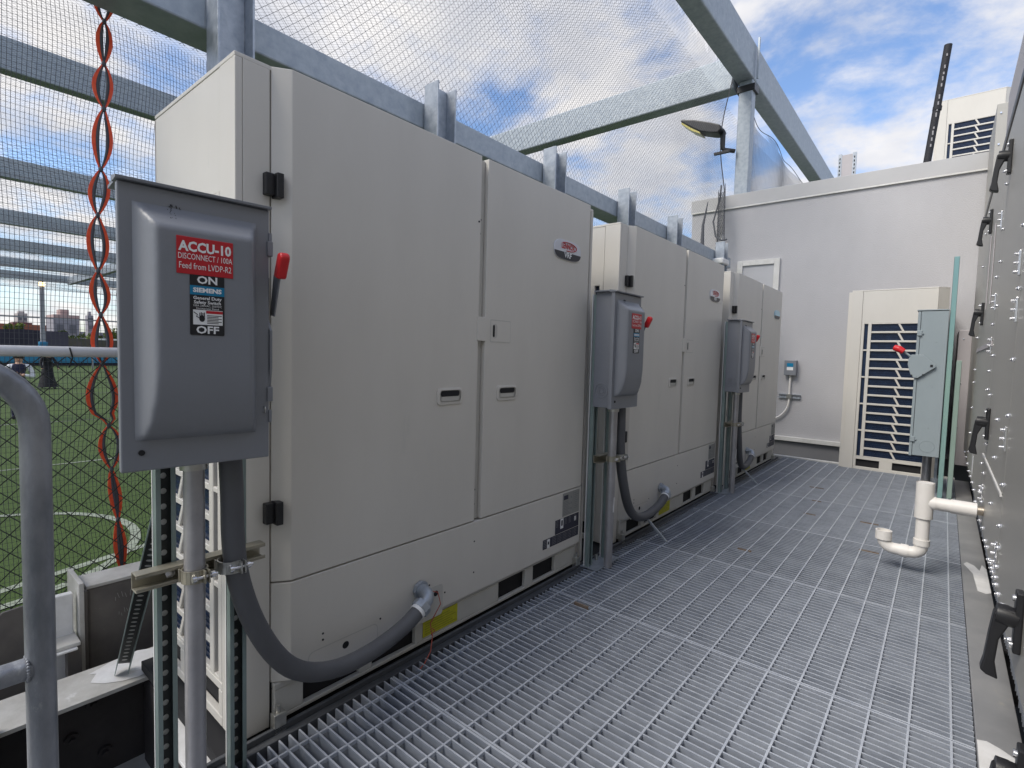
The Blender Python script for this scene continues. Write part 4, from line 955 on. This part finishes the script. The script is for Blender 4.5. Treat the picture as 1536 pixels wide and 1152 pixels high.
g = MB(); g.box(-.25, .35, -.6, 1.2, -.012, 0, BMTOP); g.build('flange', t)

# ------------------------------------------------------------------ far side of the pitch
SCR = mat('windscreen_mesh', (.045, .04, .06), .9, 0, (.03, .028, .045), .8)
BLU = mat('blue_board', (.03, .22, .38), .6)
def wavy(g, x, y0, y1, z0, z1, mt):      # screen cloth hanging in shallow folds
    n = int((y1-y0)/.25); V = []
    for i in range(n+1):
        y = y0+(y1-y0)*i/n; xx = x+.05*math.sin(i*1.9); V += [(xx, y, z0), (xx, y, z1+.03*math.sin(i*.7)), (xx-.03, y, z0), (xx-.03, y, z1+.03*math.sin(i*.7))]
    F = []
    for i in range(n): a = i*4; b = a+4; F += [(a, b, b+1, a+1), (a+2, a+3, b+3, b+2), (a+1, b+1, b+3, a+3), (a, a+2, b+2, b)]
    g.add(V, F, mt)
t = thing('pitch_fence', 'dark screened fence with blue boards along the far side of the pitch', 'fence', (-58, 0, TZ))
g = MB(); wavy(g, 0, -25, 8.1, 1.2, 2.95, SCR); g.build('dark_screen', t, fix=False)
g = MB(); g.box(-.05, .05, 8.45, 9.9, 1.2, 2.9, mat('grey_screen', (.085, .08, .11), .9, 0, (.06, .055, .08), 1)); g.build('grey_screen', t)
g = MB(); g.box(-.05, .05, 9.9, 30, 1.2, 2.35, mat('brown_bank', (.12, .095, .10), .9, 0, (.08, .085, .04), 1.2)); g.build('brown_screen', t)
g = MB(); g.box(.0, .12, -25, 55, .25, .75, BLU); g.build('boards', t)
g = MB(); g.box(-.1, -.02, -25, 55, .0, 1.2, SCR); g.build('lower_screen', t)
g = MB(); g.box(.05, .15, -25, 55, 1.36, 1.46, mat('far_white', (.6, .6, .62), .6)); g.build('rail', t)
g = MB(); g.box(-.07, .07, -25, 55, 3.93, 4.03, DG); g.build('top_rail', t)
t = thing('goal_frame', 'small white goal frame near the far boards', 'goal', (-52, 12, TZ))
g = MB(); g.box(-.05, .05, -1.7, 1.9, 2.25, 2.38, WHT); g.box(-.05, .05, -1.7, -1.6, 0, 2.3, DG); g.box(-.05, .05, 1.8, 1.9, 0, 2.3, DG); g.build('frame', t)
# skyline
BP = mat('pink_brick_block', (.42, .30, .28), .9, 0, (.33, .25, .24), .3); BT = mat('tan_block', (.38, .34, .33), .9); BR = mat('red_roof_block', (.30, .10, .06), .9, 0, (.2, .08, .05), .4)
BG = mat('grey_block', (.25, .24, .27), .9); WD = mat('far_window', (.10, .10, .12), .3)
def building(x, y, dx, dy, z, mt, lb, top=None):
    t = thing('building', lb, 'building', (x, y, -7)); MB().box(-dx/2, dx/2, -dy/2, dy/2, 0, z+7, mt).build('wall', t)
    if top: MB().box(-dx/4, dx/4, -dy*top[0], dy*top[0], z+7, z+7+top[1], mt).build('roof_block', t)
    nf = min(4, max(1, int((z+3)/3.2))); nc = min(16, max(2, int(dy/3)))
    me_ = None
    for i in range(nf):
        zz = 7+z-2.6-i*3.2
        for j in range(nc):
            yy = -dy/2+dy*(j+.5)/nc
            if me_ is None: ob = MB().box(0, .08, -.45, .45, 0, 1.5, WD).build('window', t); me_ = ob.data
            else: ob = bpy.data.objects.new('window', me_); C.objects.link(ob); ob.parent = t
            ob.location = (dx/2, yy, zz)
building(-230, 38, 12, 6.6, 10.2, BP, 'pinkish apartment block on the skyline above the blue-padded post', (.17, 1.9))
building(-120, 19.8, 6, 3.4, 5.3, BG, 'dark slab building before the pinkish block')
building(-260, 31.2, 8, 2.6, 11.2, BT, 'pale tower at the left end of the skyline', (.3, .8))
building(-150, 14.0, 8, 15, 4.6, BR, 'low reddish building on the left of the skyline')
building(-148, 24.2, 5, 4.0, 4.1, BR, 'low terracotta building right of the cage post')
building(-152, 18.2, 5, 3.0, 5.1, mat('dark_red_block', (.12, .06, .06), .9), 'small dark red building just left of the cage post')
building(-280, 54.9, 5, 1.8, 12.8, BG, 'small bluish tower on the skyline behind the red lacing', (.2, 1.6))
building(-240, -20, 16, 60, 6.5, BT, 'long pale low block beyond the dark screen')
building(-300, 60, 16, 50, 6.0, BG, 'long grey low block beyond the trees')
LEAF = mat('far_leaves', (.12, .155, .022), .9, 0, (.06, .10, .015), .8); BARK = mat('bark', (.08, .06, .045), .9)
def tree(x, y, h, r, lb, grp='trees beyond the pitch', zb=-7):
    t = thing('tree', lb, 'tree', (x, y, zb), 0, grp)
    g = MB(); g.tube([(0, 0, 0), (.1, 0, h*.5), (0, .1, h*.8)], [.25, .18, .06], BARK, 7)
    for i in range(5):
        a = i*1.3; g.tube([(0, 0, h*.45+i*.4), (r*.6*math.cos(a), r*.6*math.sin(a), h*.7+i*.3)], [.12, .03], BARK, 5)
    g.build('trunk', t)
    g = MB(); rr = random.Random(int(x*7+y))
    cl = [(rr.uniform(-r, r)*.75, rr.uniform(-r, r)*.75, h*.72+rr.uniform(-.35, .3)*h*.6, rr.uniform(.25, .5)*r) for _ in range(16)]
    for cx_, cy_, cz_, cr_ in cl:
        for _ in range(70):
            v = Vector((rr.gauss(0, 1), rr.gauss(0, 1), rr.gauss(0, 1))).normalized()*cr_*rr.uniform(.6, 1.05); p = Vector((cx_, cy_, cz_))+v
            a = Vector((rr.uniform(-1, 1), rr.uniform(-1, 1), rr.uniform(-1, 1))).normalized(); b = a.orthogonal().normalized(); s_ = rr.uniform(.12, .26)
            g.add([p-a*s_, p+b*s_*.7, p+a*s_, p-b*s_*.7], [(0, 1, 2, 3)], LEAF)
    g.build('crown', t, fix=False)
tree(-88, 15.2, 10.4, 1.5, 'yellow-green tree right of the cage post'); tree(-92, 17.8, 10.2, 1.6, 'second yellow-green tree, left of the red lacing')
tree(-90, 20.6, 10.9, 2.0, 'yellow-green tree at the edge of the nearest switch'); tree(-86, 12.6, 9.6, 1.2, 'small green tree just right of the cage post')
tree(-130, 14.6, 12.3, 1.3, 'dark tree left of the cage post')

# ------------------------------------------------------------------ people on the pitch
SKIN = mat('skin', (.45, .27, .19), .6); HAIR = mat('dark_hair', (.02, .014, .012), .6); CLB = mat('black_cloth', (.012, .012, .016), .9)
CLN = mat('navy_cloth', (.02, .02, .05), .9); CLW = mat('white_cloth', (.65, .65, .68), .9); CLG = mat('grey_cloth', (.15, .16, .18), .9)
def person(loc, rz, label, h=1.7, pose='stand', top=CLN, sleeve=CLW, bottom=CLN, hairlen=.25, skirt=False):
    t = thing('person', label, 'person', loc, rz, None); k = h/1.7
    lean = {'stand': 0, 'arms': 0, 'bend': .45, 'kick': .12}[pose]
    hip = Vector((0, 0, .92)); ch = Vector((lean*.5, 0, 1.30-lean*.18)); nk = Vector((lean*.72, 0, 1.45-lean*.3)); hd = Vector((lean*.85+.01, 0, 1.56-lean*.36)); tp = hd+Vector((.01, 0, .08))
    V = [hip, Vector((lean*.2, 0, 1.10)), ch, nk, hd, tp]; E = [(0, 1), (1, 2), (2, 3), (3, 4), (4, 5)]; Rr = [(.16, .11), (.14, .10), (.16, .11), (.055, .055), (.085, .10), (.07, .08)]
    mt = {0: bottom, 1: top, 2: top, 3: SKIN, 4: SKIN, 5: SKIN}
    def limb(root, pts, rs, ms):
        p = root
        for q, r_, m_ in zip(pts, rs, ms): V.append(Vector(q)); Rr.append((r_, r_)); E.append((p, len(V)-1)); p = len(V)-1; mt[p] = m_
    for s_ in (-1, 1):
        st = {'stand': .03, 'arms': .0, 'bend': .15, 'kick': .28}[pose]*s_
        limb(0, [(0, s_*.10, .82), (st*.5+.03, s_*.11, .48), (st, s_*.11, .09), (st+.13, s_*.12, .04)], [.095, .07, .05, .04], [bottom, bottom, bottom, CLB])
        sh = ch+Vector((0, s_*.19, .07))
        if pose == 'arms': limb(2, [sh, sh+Vector((.03, s_*.08, -.28)), sh+Vector((.20, -s_*.03, -.25)), sh+Vector((.19, -s_*.15, -.22))], [.065, .052, .042, .04], [sleeve, sleeve, sleeve, SKIN])
        elif pose == 'bend': limb(2, [sh, sh+Vector((.12, s_*.03, -.26)), sh+Vector((.22, 0, -.44)), sh+Vector((.24, 0, -.53))], [.062, .05, .04, .038], [sleeve, sleeve, sleeve, SKIN])
        else: limb(2, [sh, sh+Vector((.03+.1*(s_ > 0), s_*.06, -.27)), sh+Vector((.10+.2*(s_ > 0), s_*.05, -.42)), sh+Vector((.13+.22*(s_ > 0), s_*.05, -.50))], [.062, .05, .04, .038], [sleeve, sleeve, sleeve, SKIN])
    me = bpy.data.meshes.new('body'); me.from_pydata([tuple(v*k) for v in V], E, [])
    o = bpy.data.objects.new('body_rig', me); C.objects.link(o)
    o.modifiers.new('skin', 'SKIN').use_smooth_shade = True
    if not me.skin_vertices: 
        bm = bmesh.new(); bm.from_mesh(me); bm.verts.layers.skin.verify(); bm.to_mesh(me); bm.free()
    for i, r_ in enumerate(Rr): me.skin_vertices[0].data[i].radius = (r_[0]*k, r_[1]*k)
    me.skin_vertices[0].data[0].use_root = True
    m_ = o.modifiers.new('sub', 'SUBSURF'); m_.levels = 2; m_.render_levels = 2
    dg = bpy.context.evaluated_depsgraph_get(); me2 = bpy.data.meshes.new_from_object(o.evaluated_get(dg)); bpy.data.objects.remove(o)
    me2.name = 'body'; me2.materials.clear(); sl_ = []
    for x in mt.values():
        if x not in sl_: sl_.append(x); me2.materials.append(x)
    for p in me2.polygons:
        c = p.center; b = min(range(len(V)), key=lambda q: (V[q]*k-c).length-(.05 if q in (1, 2) else 0)); p.material_index = sl_.index(mt[b]); p.use_smooth = True
    b = bpy.data.objects.new('body', me2); C.objects.link(b); b.parent = t
    if skirt:
        g = MB(); g.tube([(0, 0, 1.0*k), (0, 0, .5*k), (.02, 0, .07*k)], [.16*k, .23*k, .34*k], bottom, 16); g.build('skirt', t)
    g = MB(); g.ball(((hd.x-.022)*k, 0, (hd.z+.045)*k), .108*k, HAIR, 12, 8, 1.05)
    if hairlen: g.tube([((hd.x-.06)*k, 0, (hd.z+.03)*k), ((hd.x-.09)*k, 0, (hd.z-hairlen)*k)], [.09*k, .06*k], HAIR, 8)
    g.build('hair', t)
    g = MB()
    for s_ in (-1, 1): g.ball(((hd.x+.092)*k, s_*.032*k, (hd.z+.0)*k), .010*k, HAIR, 6, 4)
    g.ball(((hd.x+.098)*k, 0, (hd.z-.025)*k), .013*k, SKIN, 6, 4); g.box((hd.x+.085)*k, (hd.x+.093)*k, -.02*k, .02*k, (hd.z-.060)*k, (hd.z-.054)*k, RED); g.build('face', t)
    return t
person((-18.0, 2.1, TZ), -.1, 'girl with crossed arms in dark vest and white sleeves, just above the railing', 1.70, 'arms')
person((-29.3, 4.3, TZ), .2, 'person in a long black dress standing on the pitch behind the fence', 1.68, 'kick', CLB, CLB, CLB, .12, True)
person((-50, 4.0, TZ), 1.2, 'distant person in dark clothes left of the cage post', 1.75, 'stand', CLN, CLN, CLN)
person((-51, 6.0, TZ), 1.0, 'distant person in a pale cap shade beside another, left of the cage post', 1.7, 'stand', CLW, CLW, CLG)
person((-44, 10.5, TZ), 1.6, 'distant person in dark clothes bending over near the boards', 1.7, 'bend', CLG, CLG, CLB)
person((-47, 15.0, TZ), .6, 'distant person in white top beside the red lacing', 1.7, 'stand', CLW, CLW, CLG)
person((-49, 13.2, TZ), .6, 'distant person in black running near the boards', 1.7, 'kick', CLB, CLB, CLB)
